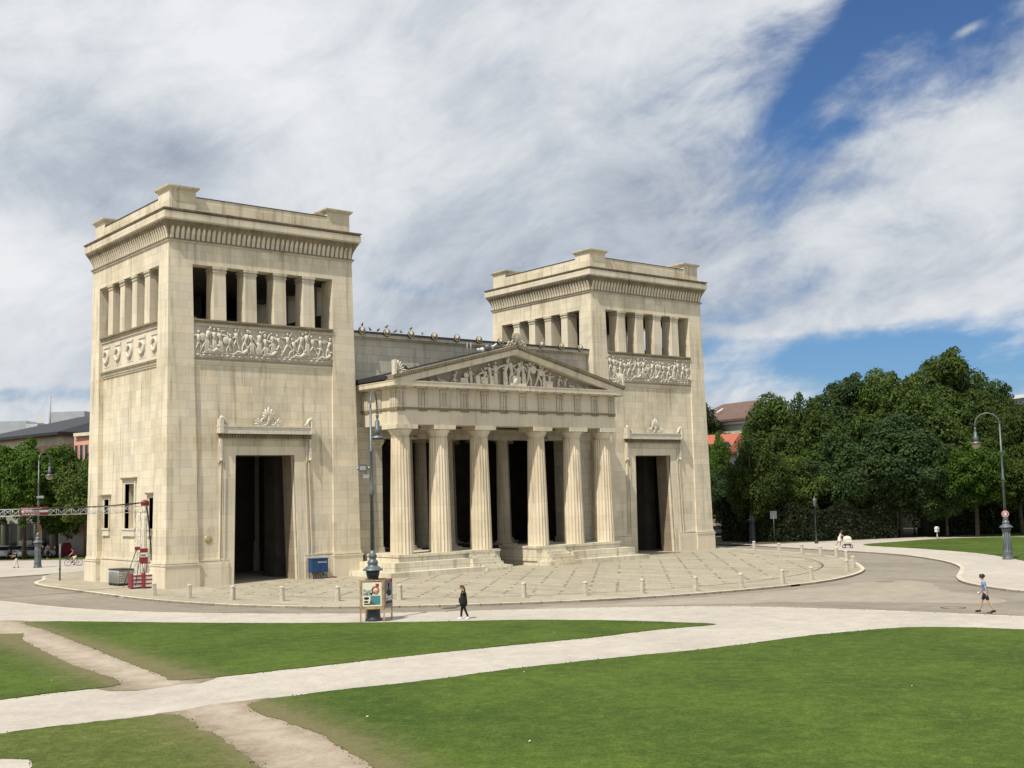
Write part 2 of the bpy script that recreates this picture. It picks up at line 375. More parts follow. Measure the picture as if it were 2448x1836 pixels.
def capsule(mb, a, b, r0, r1=None, fl=1.0, ax='y'):
    a, b = Vector(a), Vector(b); r1 = r1 or r0; n = 4
    pts = [a+(b-a)*t for t in (-.12, 0, .5, 1, 1.12)]
    mb.tube(pts, [r0*.4, r0, (r0+r1)/2, r1, r1*.4], 7)
def figure(mb, x, z, h, rng, y, pose='stand', T=lambda x, y, z: (x, y, z), d=1.0):
    "a carved human figure of height h standing at x,z just proud of plane y"
    s = h/1.75; P = lambda a, b, c: Vector(T(x+a*s, y-c*s*d, z+b*s)); f = rng.choice((-1, 1)); r = rng.uniform
    lean = r(-.18, .18)
    if pose == 'lie':
        hip = P(0, .22, .12); sh = P(-.42*f, .5, .14); hd = P(-.5*f, .78, .14)
        capsule(mb, hip, sh, .15*s, .17*s); mb.ell(hd, .12*s, 8, 6)
        capsule(mb, hip, P(.45*f, .30+r(0, .2), .14), .11*s, .09*s); capsule(mb, P(.45*f, .35, .14), P(.85*f, .10, .12), .085*s, .06*s)
        capsule(mb, hip, P(.9*f, .08, .1), .10*s, .05*s); capsule(mb, sh, P(-.6*f, .1, .12), .06*s, .05*s); capsule(mb, sh, P(-.1*f, .45, .2), .06*s, .045*s)
        return
    k = .55 if pose == 'sit' else (.62 if pose == 'kneel' else .93)
    hip = P(0, k, .12); sh = P(lean, k+.5, .14); hd = P(lean*1.4+.03*f, k+.75, .15)
    capsule(mb, hip, sh, .125*s, .165*s); mb.ell(hd, (.10*s, .11*s, .13*s), 8, 6)
    if rng.random() < .35: mb.ell(hd+Vector((0, 0, .08*s)), (.15*s, .12*s, .09*s), 8, 5)
    if pose == 'sit':
        for q in (-1, 1):
            kn = P(.4*f, .52, .16+.08*q); capsule(mb, hip, kn, .12*s, .10*s); capsule(mb, kn, P(.38*f+.1*q, .04, .12), .10*s, .06*s)
        capsule(mb, P(.2*f, .45, .2), P(.3*f, .1, .2), .16*s, .18*s)
    else:
        w = r(.15, .62) if pose != 'robe' else .1
        for q in (-1, 1):
            kn = P(w*.6*q+.05*f, k*.52, .16); capsule(mb, hip, kn, .10*s, .07*s); capsule(mb, kn, P(w*q*.9-.04*f, .03, .12), .07*s, .04*s)
        if pose == 'robe' or rng.random() < .2:
            for qq in (-1, 0, 1): capsule(mb, P(.07*qq, k-.05, .13), P(.13*qq+.05, .08, .12), .10*s, .085*s)
    for q in (-1, 1):
        a = r(-1.3, 1.0); el = sh+(P(.30*q*cos(a), .30*sin(a), .06)-P(0, 0, 0)); a2 = a+r(-.9, 1.1)
        capsule(mb, sh+(P(.14*q, 0, 0)-P(0, 0, 0)), el, .065*s, .055*s); capsule(mb, el, el+(P(.27*q*cos(a2), .27*sin(a2), .03)-P(0, 0, 0)), .055*s, .04*s)
    q = rng.random()
    if q < .22:   # round shield
        c = sh+(P(.32*f, -.15, .12)-P(0, 0, 0)); mb.ell(c, (.30*s, .08*s, .32*s) if abs(P(0, 0, 1).y-P(0, 0, 0).y) > .01 else (.08*s, .30*s, .32*s), 12, 6)
    elif q < .45: # drapery sweep
        mb.tube([sh, P(.45*f, k+.35, .1), P(.75*f, k+.1, .08), P(.8*f, k-.2, .07)], [.07*s, .09*s, .08*s, .03*s], 6)
    elif q < .6:  # spear
        mb.tube([P(-.5*f, .2, .14), P(.5*f, k+.9, .14)], .025*s, 5)

def tower(ox, seed, full=True):
    rng = random.Random(seed)
    T = empty('gate_tower', (ox, 0, 0))
    pf0 = lambda z: 2.34+.30*(20-z)/20; pf1 = lambda z: WX-pf0(z)          # front pier inner edges (x)
    ps0 = lambda z: 2.20+.50*(20-z)/20; ps1 = lambda z: WY-ps0(z)*.93
    i0 = lambda d=0: (lambda z: ins(z)+d); ix1 = lambda d=0: (lambda z: WX-ins(z)-d); iy1 = lambda d=0: (lambda z: WY-ins(z)-d)
    RF, RS = .17, .42
    # --- shaft
    m = MB()
    for xa, xb in ((i0(), pf0), (pf1, ix1())):
        for ya, yb in ((i0(), ps0), (ps1, iy1())): m.fbox(xa, xb, ya, yb, HP, 23.78)
    dl = lambda z: 5.44+.24*z/9.57; dr = lambda z: 10.88-.23*z/9.57
    door = (dl, dr, 0.0, 9.57)
    P0 = lambda z: pf0(z)-.1; P1 = lambda z: pf1(z)+.1; S0 = lambda z: ps0(z)-.1; S1 = lambda z: ps1(z)+.1
    holes_wall(m, 'y', P0, P1, (0, 16.8), [door], i0(RF), i0(RF+1.9))
    wins = [(7.12, 8.95, 4.23, 7.66), (12.22, 13.2, 4.22, 6.5), (3.15, 4.2, 4.25, 6.52)]
    holes_wall(m, 'x', S0, S1, (0, 16.8), wins, i0(RS), i0(RS+1.3))
    holes_wall(m, 'y', P0, P1, (0, 16.8), [], iy1(1.8), iy1(RF))            # rear
    holes_wall(m, 'x', S0, S1, (0, 16.8), [], ix1(1.6), ix1(RF))            # side toward/away the hall
    m.fbox(i0(), ix1(), i0(), iy1(), 23.78, HS)                              # solid head above the loggia
    # low parapet zone behind relief panels
    m.fbox(P0, P1, i0(RF+.02), i0(RF+1.2), 16.8, 19.66); m.fbox(P0, P1, iy1(RF+1.2), iy1(RF+.02), 16.8, 19.66)
    m.fbox(i0(RS), i0(RS+1.2), S0, S1, 16.8, 19.66); m.fbox(ix1(RF+1.2), ix1(RF), S0, S1, 16.8, 19.66)
    m.build('wall', 'wall', T)
    m = MB(); m.box(1.5, WX-1.5, 1.5, WY-1.5, 18.9, 19.4); m.box(2.2, WX-2.2, 2.6, WY-2.2, 15.6, 16.2)
    m.build('inner_floor', 'inner', T)
    m = MB()   # added lining of the ground-floor chamber: its shade put into the dark colour
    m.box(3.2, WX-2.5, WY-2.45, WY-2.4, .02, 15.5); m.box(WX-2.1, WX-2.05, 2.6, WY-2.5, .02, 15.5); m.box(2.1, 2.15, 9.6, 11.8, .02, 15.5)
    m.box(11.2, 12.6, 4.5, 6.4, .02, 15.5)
    m.build('chamber_shade_lining', 'inner', T)
    m = MB(); m.fbox(lambda z: dr(z)-.006, lambda z: dr(z)+.05, i0(RF+.5), i0(RF+1.91), 0, 9.57); m.fbox(lambda z: dl(z)-.05, lambda z: dl(z)+.006, i0(RF+.5), i0(RF+1.91), 0, 9.57); m.fbox(lambda z: dl(z), dr, i0(RF+.3), i0(RF+1.91), 9.56, 9.6)
    m.build('jamb_shade_lining', 'jamb_shade', T)  # added panels over the reveal, carrying its shade as colour
    # --- plinth with its mouldings
    m = MB()
    for xa, xb in ((0, 2.66), (WX-2.66, WX)):
        for ya, yb in ((0, 2.72), (WY-2.55, WY)):
            m.box(xa, xb, ya, yb, 0, 1.60)
            m.box(xa-.05, xb+.05, ya-.05, yb+.05, 1.60, 1.70); m.box(xa-.03+.07, xb+.03-.07, ya-.03+.07, yb+.03-.07, 1.74, 1.80)
            m.box(xa+.07, xb-.07, ya+.07, yb-.07, 1.80, 1.93)
    for za, zb, d in ((0, 1.60, .0), (1.60, 1.74, .03), (1.80, 1.93, .06)):
        m.box(2.5, 5.0, .13+d, .55, za, zb); m.box(11.4, WX-2.5, .13+d, .55, za, zb)
        m.box(.37+d, .8, 2.6, WY-2.4, za, zb); m.box(2.5, WX-2.5, WY-.6, WY-.13-d, za, zb); m.box(WX-.6, WX-.13-d, 2.6, WY-2.4, za, zb)
    m.build('plinth', 'plain', T)
    # --- mouldings above and below the relief band
    m = MB()
    def band(za, zb, dep, dep_s):
        m.fbox(pf0, pf1, i0(dep), i0(.6), za, zb); m.fbox(i0(dep_s), i0(.9), ps0, ps1, za, zb)
        m.fbox(pf0, pf1, iy1(.6), iy1(dep), za, zb); m.fbox(ix1(.6), ix1(dep), ps0, ps1, za, zb)
    band(16.32, 16.48, .11, .33); band(16.48, 16.66, .05, .25)
    m.build('string_course', 'plain', T)
    m = MB()
    band(19.2, 19.42, .05, .2)
    m.build('weathered_moulding', 'corn', T)
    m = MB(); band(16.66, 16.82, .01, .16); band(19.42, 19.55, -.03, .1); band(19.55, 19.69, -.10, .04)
    m.build('dark_moulding', 'dirty_shaded', T)  # weathered bands, with the shade round the relief put into the dark colour
    # --- front relief
    m = MB(); m.fbox(pf0, pf1, i0(.12), i0(.5), 16.82, 19.2); rp = m.build('relief_panel', 'rback', T)
    m = MB(); yb = ins(18)+.13
    x = 2.75; j = 0
    while x < WX-2.6:
        h = rng.uniform(1.5, 1.95); figure(m, x, 17.25 if j % 5 else 17.4, h, rng, yb, rng.choice(('stand', 'stand', 'stand', 'robe', 'kneel')), d=.42)
        if j % 3 == 1: m.tube([(x+.1, yb-.02, 18.2+rng.uniform(-.4, .6)), (x+.5, yb-.04, 18.3+rng.uniform(-.5, .5)), (x+.8, yb-.02, 17.9+rng.uniform(-.4, .5))], [.04, .09, .03], 6)
        if j % 4 == 1: figure(m, x+.5, 17.1, 1.5, rng, yb, 'lie', d=.7)
        x += rng.uniform(.50, .74); j += 1
    for k in range(24): m.ell((2.7+k*.48, yb-.03, 17.02), (.14, .09, .10), 8, 5)
    m.tube([(3.6, yb-.03, 17.22), (6.2, yb-.03, 17.22)], .05, 5); m.tube([(9.8, yb-.03, 17.2), (13.9, yb-.03, 17.2)], .05, 5)
    m.build('relief_figures', 'carv', T)
    # --- side wreath panel
    m = MB(); m.fbox(i0(.30), i0(.8), ps0, ps1, 16.82, 19.2); m.build('wreath_panel', 'plain', T)
    xb = ins(18)+.30
    for k in range(5):
        y = 3.3+k*2.42; m = MB()
        m.box(xb-.10, xb+.02, y-.62, y+.62, 18.72, 18.90); m.box(xb-.035, xb+.02, y-.62, y+.62, 17.15, 18.72)
        m.ring((xb-.10, y, 18.0), .46, .12, 'x', 22, 7); m.ring((xb-.16, y, 18.0), .46, .04, 'x', 22, 5)
        m.build('wreath', 'carv', T)
    # --- loggia pillars
    def pillar(cx, cy, side):
        m = MB(); w, d = (.485, .62) if not side else (.62, .46)
        m.fbox(lambda z: cx-w-.035*(23.3-z)/3.6, lambda z: cx+w+.035*(23.3-z)/3.6, lambda z: cy-d-.03*(23.3-z)/3.6, lambda z: cy+d+.03*(23.3-z)/3.6, 19.69, 23.32)
        p = m.build('pillar', 'plain', T)
        m = MB(); m.box(cx-w-.05, cx+w+.05, cy-d-.05, cy+d+.05, 23.32, 23.44); m.box(cx-w-.02, cx+w+.02, cy-d-.02, cy+d+.02, 23.44, 23.58)
        m.box(cx-w-.09, cx+w+.09, cy-d-.09, cy+d+.09, 23.58, 23.78); m.build('capital', 'corn', p)
    for c in (-3.81, -1.27, 1.27, 3.81):
        pillar(WX/2+c, .62+.42, 0); pillar(WX/2+c, WY-1.04, 0)
        pillar(1.06, WY/2+c*.965, 1); pillar(WX-1.06, WY/2+c*.965, 1)
    # --- cornice
    m = MB(); q = lambda d, za, zb: m.box(d, WX-d, d, WY-d, za, zb)
    q(.33, HS, 25.50); m.build('necking_moulding', 'corn', T)
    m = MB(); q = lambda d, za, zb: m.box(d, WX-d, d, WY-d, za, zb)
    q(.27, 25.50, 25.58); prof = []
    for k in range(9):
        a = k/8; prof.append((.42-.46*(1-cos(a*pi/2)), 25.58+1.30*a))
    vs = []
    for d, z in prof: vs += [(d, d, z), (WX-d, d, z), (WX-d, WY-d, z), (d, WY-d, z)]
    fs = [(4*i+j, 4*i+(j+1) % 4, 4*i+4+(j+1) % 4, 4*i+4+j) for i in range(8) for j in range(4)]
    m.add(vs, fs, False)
    # dark scalloped leaf heads under the corona
    cav = m
    m = MB()
    def tongue(o, ux, uy, nx, ny, w):
        # o: point on wall line at z=25.62; u along wall, n outward
        vs = []; fs = []; K = 6
        for k in range(K+1):
            a = .02+.66*k/K; d = -.46*(1-cos(a*pi/2)); z = 25.58+1.30*a
            hw = w*(.62 if k < K-1 else (.50 if k == K-1 else .22))
            for sgn in (-1, 1):
                for pr in (-.02, .055): vs.append((o[0]+ux*hw*sgn+nx*(pr-d), o[1]+uy*hw*sgn+ny*(pr-d), z))
        for k in range(K):
            b = 4*k; fs += [(b+1, b+3, b+7, b+5), (b, b+1, b+5, b+4), (b+3, b+2, b+6, b+7)]
        fs.append((4*K, 4*K+1, 4*K+3, 4*K+2)); m.add(vs, fs)
    nf = 38; st = (WX-.9)/nf
    for k in range(nf):
        x = .45+st*(k+.5)
        tongue((x, .42), 1, 0, 0, -1, st*.5); tongue((x, WY-.42), -1, 0, 0, 1, st*.5)
    st = (WY-.9)/nf
    for k in range(nf):
        y = .45+st*(k+.5); tongue((.42, y), 0, -1, -1, 0, st*.5); tongue((WX-.42, y), 0, 1, 1, 0, st*.5)
    m.build('leaf_tongues', 'plain', T)
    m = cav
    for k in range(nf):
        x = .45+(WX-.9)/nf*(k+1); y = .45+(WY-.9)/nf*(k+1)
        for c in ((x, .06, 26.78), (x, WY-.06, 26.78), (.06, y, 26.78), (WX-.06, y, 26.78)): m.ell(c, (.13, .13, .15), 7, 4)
    m.build('cavetto', 'dirty_shaded', T)  # weathering and the corona's shadow both painted in as dark stone
    m = MB(); q = lambda d, za, zb: m.box(d, WX-d, d, WY-d, za, zb)
    q(-.06, 26.88, 26.98); q(-.139, 26.98, 27.48); m.build('corona', 'plain', T)
    m = MB(); q = lambda d, za, zb: m.box(d, WX-d, d, WY-d, za, zb)
    q(-.10, 27.48, 27.54); q(-.17, 27.60, 27.66)
    for k in range(76):
        for a, n in ((WX, 0), (WY, 1)):
            u = (k+.5)*a/76
            if n == 0: m.box(u-.07, u+.07, -.15, .4, 27.54, 27.60); m.box(u-.07, u+.07, WY-.4, WY+.15, 27.54, 27.60)
            else: m.box(-.15, .4, u-.07, u+.07, 27.54, 27.60); m.box(WX-.4, WX+.15, u-.07, u+.07, 27.54, 27.60)
    m.box(-.04, WX+.04, -.04, WY+.04, 27.54, 27.6); m.box(-.20, WX+.20, -.20, WY+.20, 27.66, 27.72)
    m.build('top_moulding', 'dirty_shaded', T)
    # --- parapet and corner blocks
    m = MB()
    for d, a, b in ((.60, 27.72, 28.90),):
        m.box(d+2.0, WX-d-2.0, d, d+.7, a, b); m.box(d+2.0, WX-d-2.0, WY-d-.7, WY-d, a, b)
        m.box(d, d+.7, d+2.0, WY-d-2.0, a, b); m.box(WX-d-.7, WX-d, d+2.0, WY-d-2.0, a, b)
    m.box(1.0, WX-1.0, 1.0, WY-1.0, 27.7, 28.0)
    p = m.build('parapet', 'wall', T)
    m = MB()
    for (x0, x1, y0, y1) in ((2.6, WX-2.6, .56, 1.34), (2.6, WX-2.6, WY-1.34, WY-.56), (.56, 1.34, 2.6, WY-2.6), (WX-1.34, WX-.56, 2.6, WY-2.6)): m.box(x0, x1, y0, y1, 28.90, 28.96)
    m.build('lead_coping', 'lead', p)
    for cx, cy in ((0, 0), (1, 0), (0, 1), (1, 1)):
        bx = .54 if not cx else WX-.54-2.08; by = .54 if not cy else WY-.54-2.08
        m = MB(); m.box(bx, bx+2.08, by, by+2.08, 27.72, 29.28)
        for k in range(5): e = .23*(k+1)/5.0; m.box(bx-e+.02, bx+2.08+e-.02, by-e+.02, by+2.08+e-.02, 29.28+.045*k, 29.28+.045*(k+1))
        bl = m.build('corner_block', 'wall', T)
        m = MB(); m.box(bx-.23, bx+2.31, by-.23, by+2.31, 29.505, 29.60); m.build('cap_slab', 'corn', bl)
    # --- door frame
    yw = lambda d: (lambda z: ins(z)+RF-d)
    m = MB()
    m.fbox(lambda z: dl(z)-.78, dl, yw(.07), yw(-.2), 0, 9.57); m.fbox(dr, lambda z: dr(z)+.78, yw(.07), yw(-.2), 0, 9.57)
    m.fbox(dl(9.57)-.95, dr(9.57)+.95, yw(.07), yw(-.2), 9.57, 10.28)
    m.fbox(dl(9.57)-.95, lambda z: dl(z)-.78, yw(.07), yw(-.2), 9.0, 9.57); m.fbox(lambda z: dr(z)+.78, dr(9.57)+.95, yw(.07), yw(-.2), 9.0, 9.57)
    fr = m.build('door_frame', 'plain', T)
    for sd in (0, 1):
        m = MB()
        for a, b, d in ((.80, .92, .15), (.97, 1.06, .10), (1.16, 1.24, .13)):
            c = a+.16; e = b+.16
            if not sd: m.fbox(lambda z: dl(z)-b, lambda z: dl(z)-a, yw(d), yw(-.1), 1.7, 9.0); m.fbox(dl(9.5)-e, dl(9.5)-c, yw(d), yw(-.1), 9.0, 10.28)
            else: m.fbox(lambda z: dr(z)+a, lambda z: dr(z)+b, yw(d), yw(-.1), 1.7, 9.0); m.fbox(dr(9.5)+c, dr(9.5)+e, yw(d), yw(-.1), 9.0, 10.28)
        m.build('frame_fillet', 'plain', fr)
    m = MB(); m.fbox(4.55, 11.85, yw(.14), yw(-.2), 10.28, 10.72); m.fbox(4.45, 11.95, yw(.22), yw(-.2), 10.72, 10.82); m.build('door_frieze', 'corn', fr)
    m = MB(); m.fbox(4.36, 12.04, yw(.30), yw(-.2), 10.82, 11.16)
    for k in range(34): m.ell((4.5+k*.223, ins(11)+RF-.34, 10.98), (.075, .07, .15), 6, 5)
    m.build('egg_moulding', 'dirty_shaded', fr)
    m = MB(); m.fbox(4.20, 12.20, yw(.50), yw(-.2), 11.16, 11.66); m.fbox(4.16, 12.24, yw(.55), yw(-.2), 11.66, 11.76); m.build('door_corona', 'carv', fr)
    for sg, cx in ((1, 4.18), (-1, 12.22)):
        m = MB(); yy = ins(11)+RF
        m.box(min(cx, cx+sg*.30), max(cx, cx+sg*.30), yy-.62, yy-.05, 11.2, 12.25)
        m.tube([(cx+sg*.12, yy-.34, 12.22), (cx+sg*.22, yy-.34, 12.38), (cx+sg*.42, yy-.34, 12.28), (cx+sg*.55, yy-.34, 12.0), (cx+sg*.78, yy-.34, 11.82)], [.12, .15, .14, .13, .09], 8)
        m.build('corner_scroll', 'carv', fr)
        m = MB(); m.fbox(cx+sg*.25-.09, cx+sg*.25+.09, yw(.28), yw(-.1), 9.3, 10.8); m.ell((cx+sg*.25, ins(9)+RF-.2, 9.2), (.13, .16, .14), 8, 6); m.build('console', 'carv', fr)
    m = MB(); yy = ins(11)+RF-.38; cx = 8.28
    for k in range(7):
        a = radians(90+(k-3)*19); ln = 1.10-.15*abs(k-3); M = Matrix.Rotation(-(a-pi/2), 3, 'Y')
        m.ell((cx+cos(a)*ln*.55, yy, 12.28+sin(a)*ln*.5), (.13, .12, ln*.40), 8, 6, M)
    for sg in (-1, 1):
        m.ring((cx+sg*.34, yy, 12.10), .27, .085, 'y', 18, 6); m.ring((cx+sg*.34, yy, 12.10), .11, .06, 'y', 12, 5)
        for k in range(4):
            a = radians(90-sg*(38+k*22)); M = Matrix.Rotation(-(a-pi/2), 3, 'Y')
            m.ell((cx+sg*.48+cos(a)*.42, yy, 11.85+sin(a)*.34), (.085, .09, .34), 7, 5, M)
    m.tube([(cx-1.0, yy, 11.80), (cx+1.0, yy, 11.80)], .06, 6); m.tube([(cx, yy, 11.8), (cx, yy, 12.7)], [.16, .08], 6)
    m.build('palmette', 'carv', fr)
    # --- side windows
    for ya, yb, za, zb in wins:
        xw = lambda d: (lambda z: ins(z)+RS-d); b = .20 if yb-ya < 1.3 else .30
        m = MB()
        m.fbox(xw(.06), xw(-.3), ya-b, ya, za, zb+b*.8); m.fbox(xw(.06), xw(-.3), yb, yb+b, za, zb+b*.8); m.fbox(xw(.06), xw(-.3), ya, yb, zb, zb+b*.8)
        m.fbox(xw(.13), xw(-.3), ya-b-.07, ya-b+.02, za-.02, zb+b*.8); m.fbox(xw(.13), xw(-.3), yb+b-.02, yb+b+.07, za-.02, zb+b*.8)
        w = m.build('window', 'plain', T)
        m = MB()
        for k in range(4): m.fbox(xw(.10+.07*k), xw(-.2), ya-b-.06-.05*k, yb+b+.06+.05*k, zb+b*.8+.07*k, zb+b*.8+.07*(k+1))
        m.build('hood', 'corn', w)
        m = MB(); m.fbox(xw(.16), xw(-.2), ya-b-.05, yb+b+.05, za-.12, za); m.fbox(xw(.10), xw(-.2), ya-b, yb+b, za-.52, za-.12); m.fbox(xw(.14), xw(-.2), ya-b-.05, yb+b+.05, za-.58, za-.52); m.build('sill', 'carv', w)
        m = MB(); m.fbox(xw(-.75), xw(-.80), ya, yb, za, zb); m.build('shutter', 'colin', w)
    # dark linings inside the loggia storey, added with its shade put into their colour
    m = MB(); m.box(1.3, WX-1.3, 1.5, WY-1.5, 23.70, 23.77); m.box(1.4, 1.45, 1.7, 3.0, 19.7, 23.7); m.box(WX-1.9, WX-1.85, 2.3, WY-2.3, 19.4, 21.2)
    m.box(3.2, 6.0, WY-3.6, WY-3.2, 19.4, 23.7); m.box(8.6, 12.6, WY-3.6, WY-3.2, 19.4, 23.7); m.box(3.2, WX-3.2, WY-3.6, WY-3.2, 21.9, 23.7)
    m.build('loggia_shade_lining', 'inner', T)
    # round brass plaque
    m = MB(); Mx = Matrix.Rotation(pi/2, 3, 'X')
    m.lathe([(.30, 0), (.30, .03), (.22, .055), (.02, .07)], 22, (3.45, ins(3.4)+RF-.0, 3.39), True, M=Mx)
    if full: m.build('plaque', 'brass', T)
    return T
TL = tower(0, 11); tag(TL, 'left gate tower of cream limestone, the nearest one, with the truss mast at its foot', 'tower', 'pair of stone gate towers')
TR = tower(SX, 23, False); tag(TR, 'right gate tower of cream limestone, farther away, standing just before the dark park trees', 'tower', 'pair of stone gate towers')

# ================================================================= hall between the towers
XC = 29.3
H = empty('gate_hall', (0, 0, 0), 0, 'low stone hall joining the two gate towers, with round antefixes along its eave', 'hall')
m = MB(); HX0, HX1 = 15.9, 42.95
m.box(HX0, HX1, 1.20, 2.4, 11.9, 19.25)
m.box(HX0, 19.15, .95, 2.4, 1.62, 11.0); m.box(2*XC-19.15, HX1, .95, 2.4, 1.62, 11.0)
m.build('wall', 'hall', H)
m = MB()
for a, b in ((HX0, 19.25), (2*XC-19.25, HX1)): m.box(a, b, .85, 2.45, 11.0, 11.2); m.box(a, b, .90, 2.42, 11.2, 11.9); m.box(a, b, .85, 2.5, 1.62, 1.82); m.box(a, b, .90, 2.48, 1.82, 2.05)
m.box(19.25, 2*XC-19.25, 1.0, 2.3, 11.0, 11.9); m.build('pilaster_moulding', 'hall', H)
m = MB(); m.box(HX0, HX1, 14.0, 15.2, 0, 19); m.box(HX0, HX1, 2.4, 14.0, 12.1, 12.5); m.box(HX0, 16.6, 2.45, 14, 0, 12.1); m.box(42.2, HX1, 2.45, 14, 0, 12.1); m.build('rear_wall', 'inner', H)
m = MB(); m.box(HX0, HX1, 1.05, 15.3, 19.25, 19.38); m.box(HX0, HX1, .85, 15.4, 19.38, 19.66); m.build('cornice', 'corn', H)
m = MB(); m.box(HX0, HX1, .78, 15.5, 19.66, 19.80); m.box(HX0, HX1, 1.2, 15.3, 19.80, 19.9); m.build('roof_edge', 'lead', H)
for k in range(11):
    x = 17.24+2.448*k
    m = MB(x, .78, 19.8)
    m.lathe([(.33, 0), (.33, .12)], 20, (x, .80, 19.84), True, M=Matrix.Rotation(pi/2, 3, 'X'))
    a = m.build('antefix', 'lead', H, (x, .78, 19.8))
    m = MB(x, .78, 19.8); m.ring((x, .68, 19.84), .27, .035, 'y', 20, 5); m.ell((x, .67, 19.90), (.19, .10, .21), 8, 6); m.ell((x-.05, .60, 19.84), (.08, .08, .12), 6, 5); m.build('lion_mask', 'corn', a)
for c, y, s in ((-3.0, 1.65, 0), (3.2, 1.65, 0), (-7.3, 1.55, 0), (7.35, 1.55, 0), (-3.0, 5.6, 1), (3.2, 5.6, 1), (-3.0, 9.6, 1), (3.2, 9.6, 1), (-7.3, 6.5, 1), (7.35, 6.5, 1)):
    m = MB(); x = XC+c
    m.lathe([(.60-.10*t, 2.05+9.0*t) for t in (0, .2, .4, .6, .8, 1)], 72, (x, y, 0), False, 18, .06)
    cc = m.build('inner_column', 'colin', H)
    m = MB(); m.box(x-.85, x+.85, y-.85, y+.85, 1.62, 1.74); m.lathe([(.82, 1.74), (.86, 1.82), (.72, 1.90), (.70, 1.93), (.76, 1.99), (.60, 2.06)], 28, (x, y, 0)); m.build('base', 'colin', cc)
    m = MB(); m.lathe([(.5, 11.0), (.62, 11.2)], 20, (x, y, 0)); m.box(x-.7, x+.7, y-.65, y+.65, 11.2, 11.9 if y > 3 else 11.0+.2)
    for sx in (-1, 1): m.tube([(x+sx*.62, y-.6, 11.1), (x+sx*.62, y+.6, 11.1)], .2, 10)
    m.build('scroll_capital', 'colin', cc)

# ================================================================= portico
P = empty('doric_portico', (XC, -4, 0), 0, 'six-columned Doric temple front with sculpted pediment between the two towers', 'portico')
class PB(MB):
    def __init__(s): super().__init__(XC, -4, 0)
PW = 2.05
for sg in (-1, 1):
    X = lambda a: XC+sg*a
    def bx(m, a, b, *r): m.box(min(X(a), X(b)), max(X(a), X(b)), *r)
    m = PB(); bx(m, PW, 14.05, -5.9, 1.0, -.12, .37); m.build('lower_step', 'step', P)
    m = PB(); bx(m, 5.0, 13.05, -5.0, .9, .37, 1.05); m.build('middle_step', 'step', P)
    m = PB(); bx(m, PW-.05, 12.1, -4.12, .9, .37, 1.42); bx(m, PW-.1, 12.15, -4.20, .9, 1.42, 1.62); bx(m, PW-.1, 2.4, -4.24, .9, .37, .55)
    m.build('stylobate', 'step', P)
    m = PB()
    for k in range(7):
        z1 = 1.62-.232*(k+1)+.0; y = -4.12-.33*(k+1)
        if z1 < .05: break
        bx(m, 2.7-.012*k, 5.2-.06*k, y, -4.1, 0 if y < -5.9 else .37 if z1 > .4 else 0.0, z1)
    m.build('stair', 'step', P)
    m = PB(); bx(m, 5.15, 5.75, -5.35, -4.2, .37, 1.05); bx(m, 5.1, 5.8, -5.45, -5.0, .37, .72); m.build('stair_cheek', 'step', P)
    m = PB(); bx(m, PW, 13.2, .9, 14.0, 0, 1.615); m.build('hall_floor', 'inner', P)
YC_ = -3.15
for c in (-11.1, -7.35, -3.15, 3.15, 7.35, 11.1):
    x = XC+c; m = PB()
    prof = [(.92-.185*(t**1.15), 1.62+9.25*t) for t in [i/10 for i in range(11)]]
    m.lathe(prof, 120, (x, YC_, 0), False, 20, .085); 
    cl = m.build('column', 'col', P)
    m = PB(); m.lathe([(.735, 10.87), (.70, 10.90), (.75, 10.93), (.72, 10.96), (.77, 11.05), (.80, 11.08), (.79, 11.12), (.96, 11.38), (1.0, 11.46), (.97, 11.5)], 40, (x, YC_, 0)); m.box(x-1.04, x+1.04, YC_-1.04, YC_+1.04, 11.5, 11.85)
    m.build('capital', 'plain', cl)
E1, Y1, Y2 = 11.95, -4.05, -2.3
def ringbox(m, e, y, za, zb, th=1.7, yb=1.2):
    m.box(XC-e, XC+e, y, y+th, za, zb); m.box(XC-e, XC-e+th, y+th, yb, za, zb); m.box(XC+e-th, XC+e, y+th, yb, za, zb)
m = PB(); ringbox(m, E1, Y1, 11.85, 13.04); m.build('architrave', 'plain', P)
m = PB(); ringbox(m, E1+.09, Y1-.09, 13.04, 13.2, 1.8)
tx = [s*(1.05+2.11*k) for s in (-1, 1) for k in range(6)]; ty = [-3.55, -1.45, .5]
for c in tx: m.box(XC+c-.42, XC+c+.42, Y1-.07, Y1+.1, 12.92, 13.04)
for y in ty:
    m.box(XC-E1-.07, XC-E1+.1, y-.42, y+.42, 12.92, 13.04); m.box(XC+E1-.1, XC+E1+.07, y-.42, y+.42, 12.92, 13.04)
m.build('taenia', 'dirty_shaded', P)
m = PB(); ringbox(m, E1, Y1, 13.2, 14.72); m.build('frieze', 'plain', P)
def trig(cx, cy, side):
    m = PB()
    for j in range(3):
        a = -.42+.28*j; b = a+.28
        for (u0, u1) in ((a+.045, b-.045),):
            if side == 0: m.prism([(cx+u0-.02, 13.2), (cx+u1+.02, 13.2), (cx+u1+.02, 14.5), (cx+u0-.02, 14.5)], cy-.10, cy+.02)
            else: m.box(min(cy, cy+side*.10), max(cy, cy+side*.10), cx+u0-.02, cx+u1+.02, 13.2, 14.5)
    if side == 0: m.box(cx-.42, cx+.42, cy-.03, cy+.02, 13.2, 14.5); m.box(cx-.43, cx+.43, cy-.115, cy+.02, 14.5, 14.66)
    else: m.box(min(cy, cy+side*.03), max(cy, cy+side*.03), cx-.42, cx+.42, 13.2, 14.5); m.box(min(cy, cy+side*.115), max(cy, cy+side*.115), cx-.43, cx+.43, 14.5, 14.66)
    m.build('triglyph', 'corn', P)
for c in sorted(tx): trig(XC+c, Y1, 0)
for y in ty: trig(y, XC-E1, -1); trig(y, XC+E1, 1)
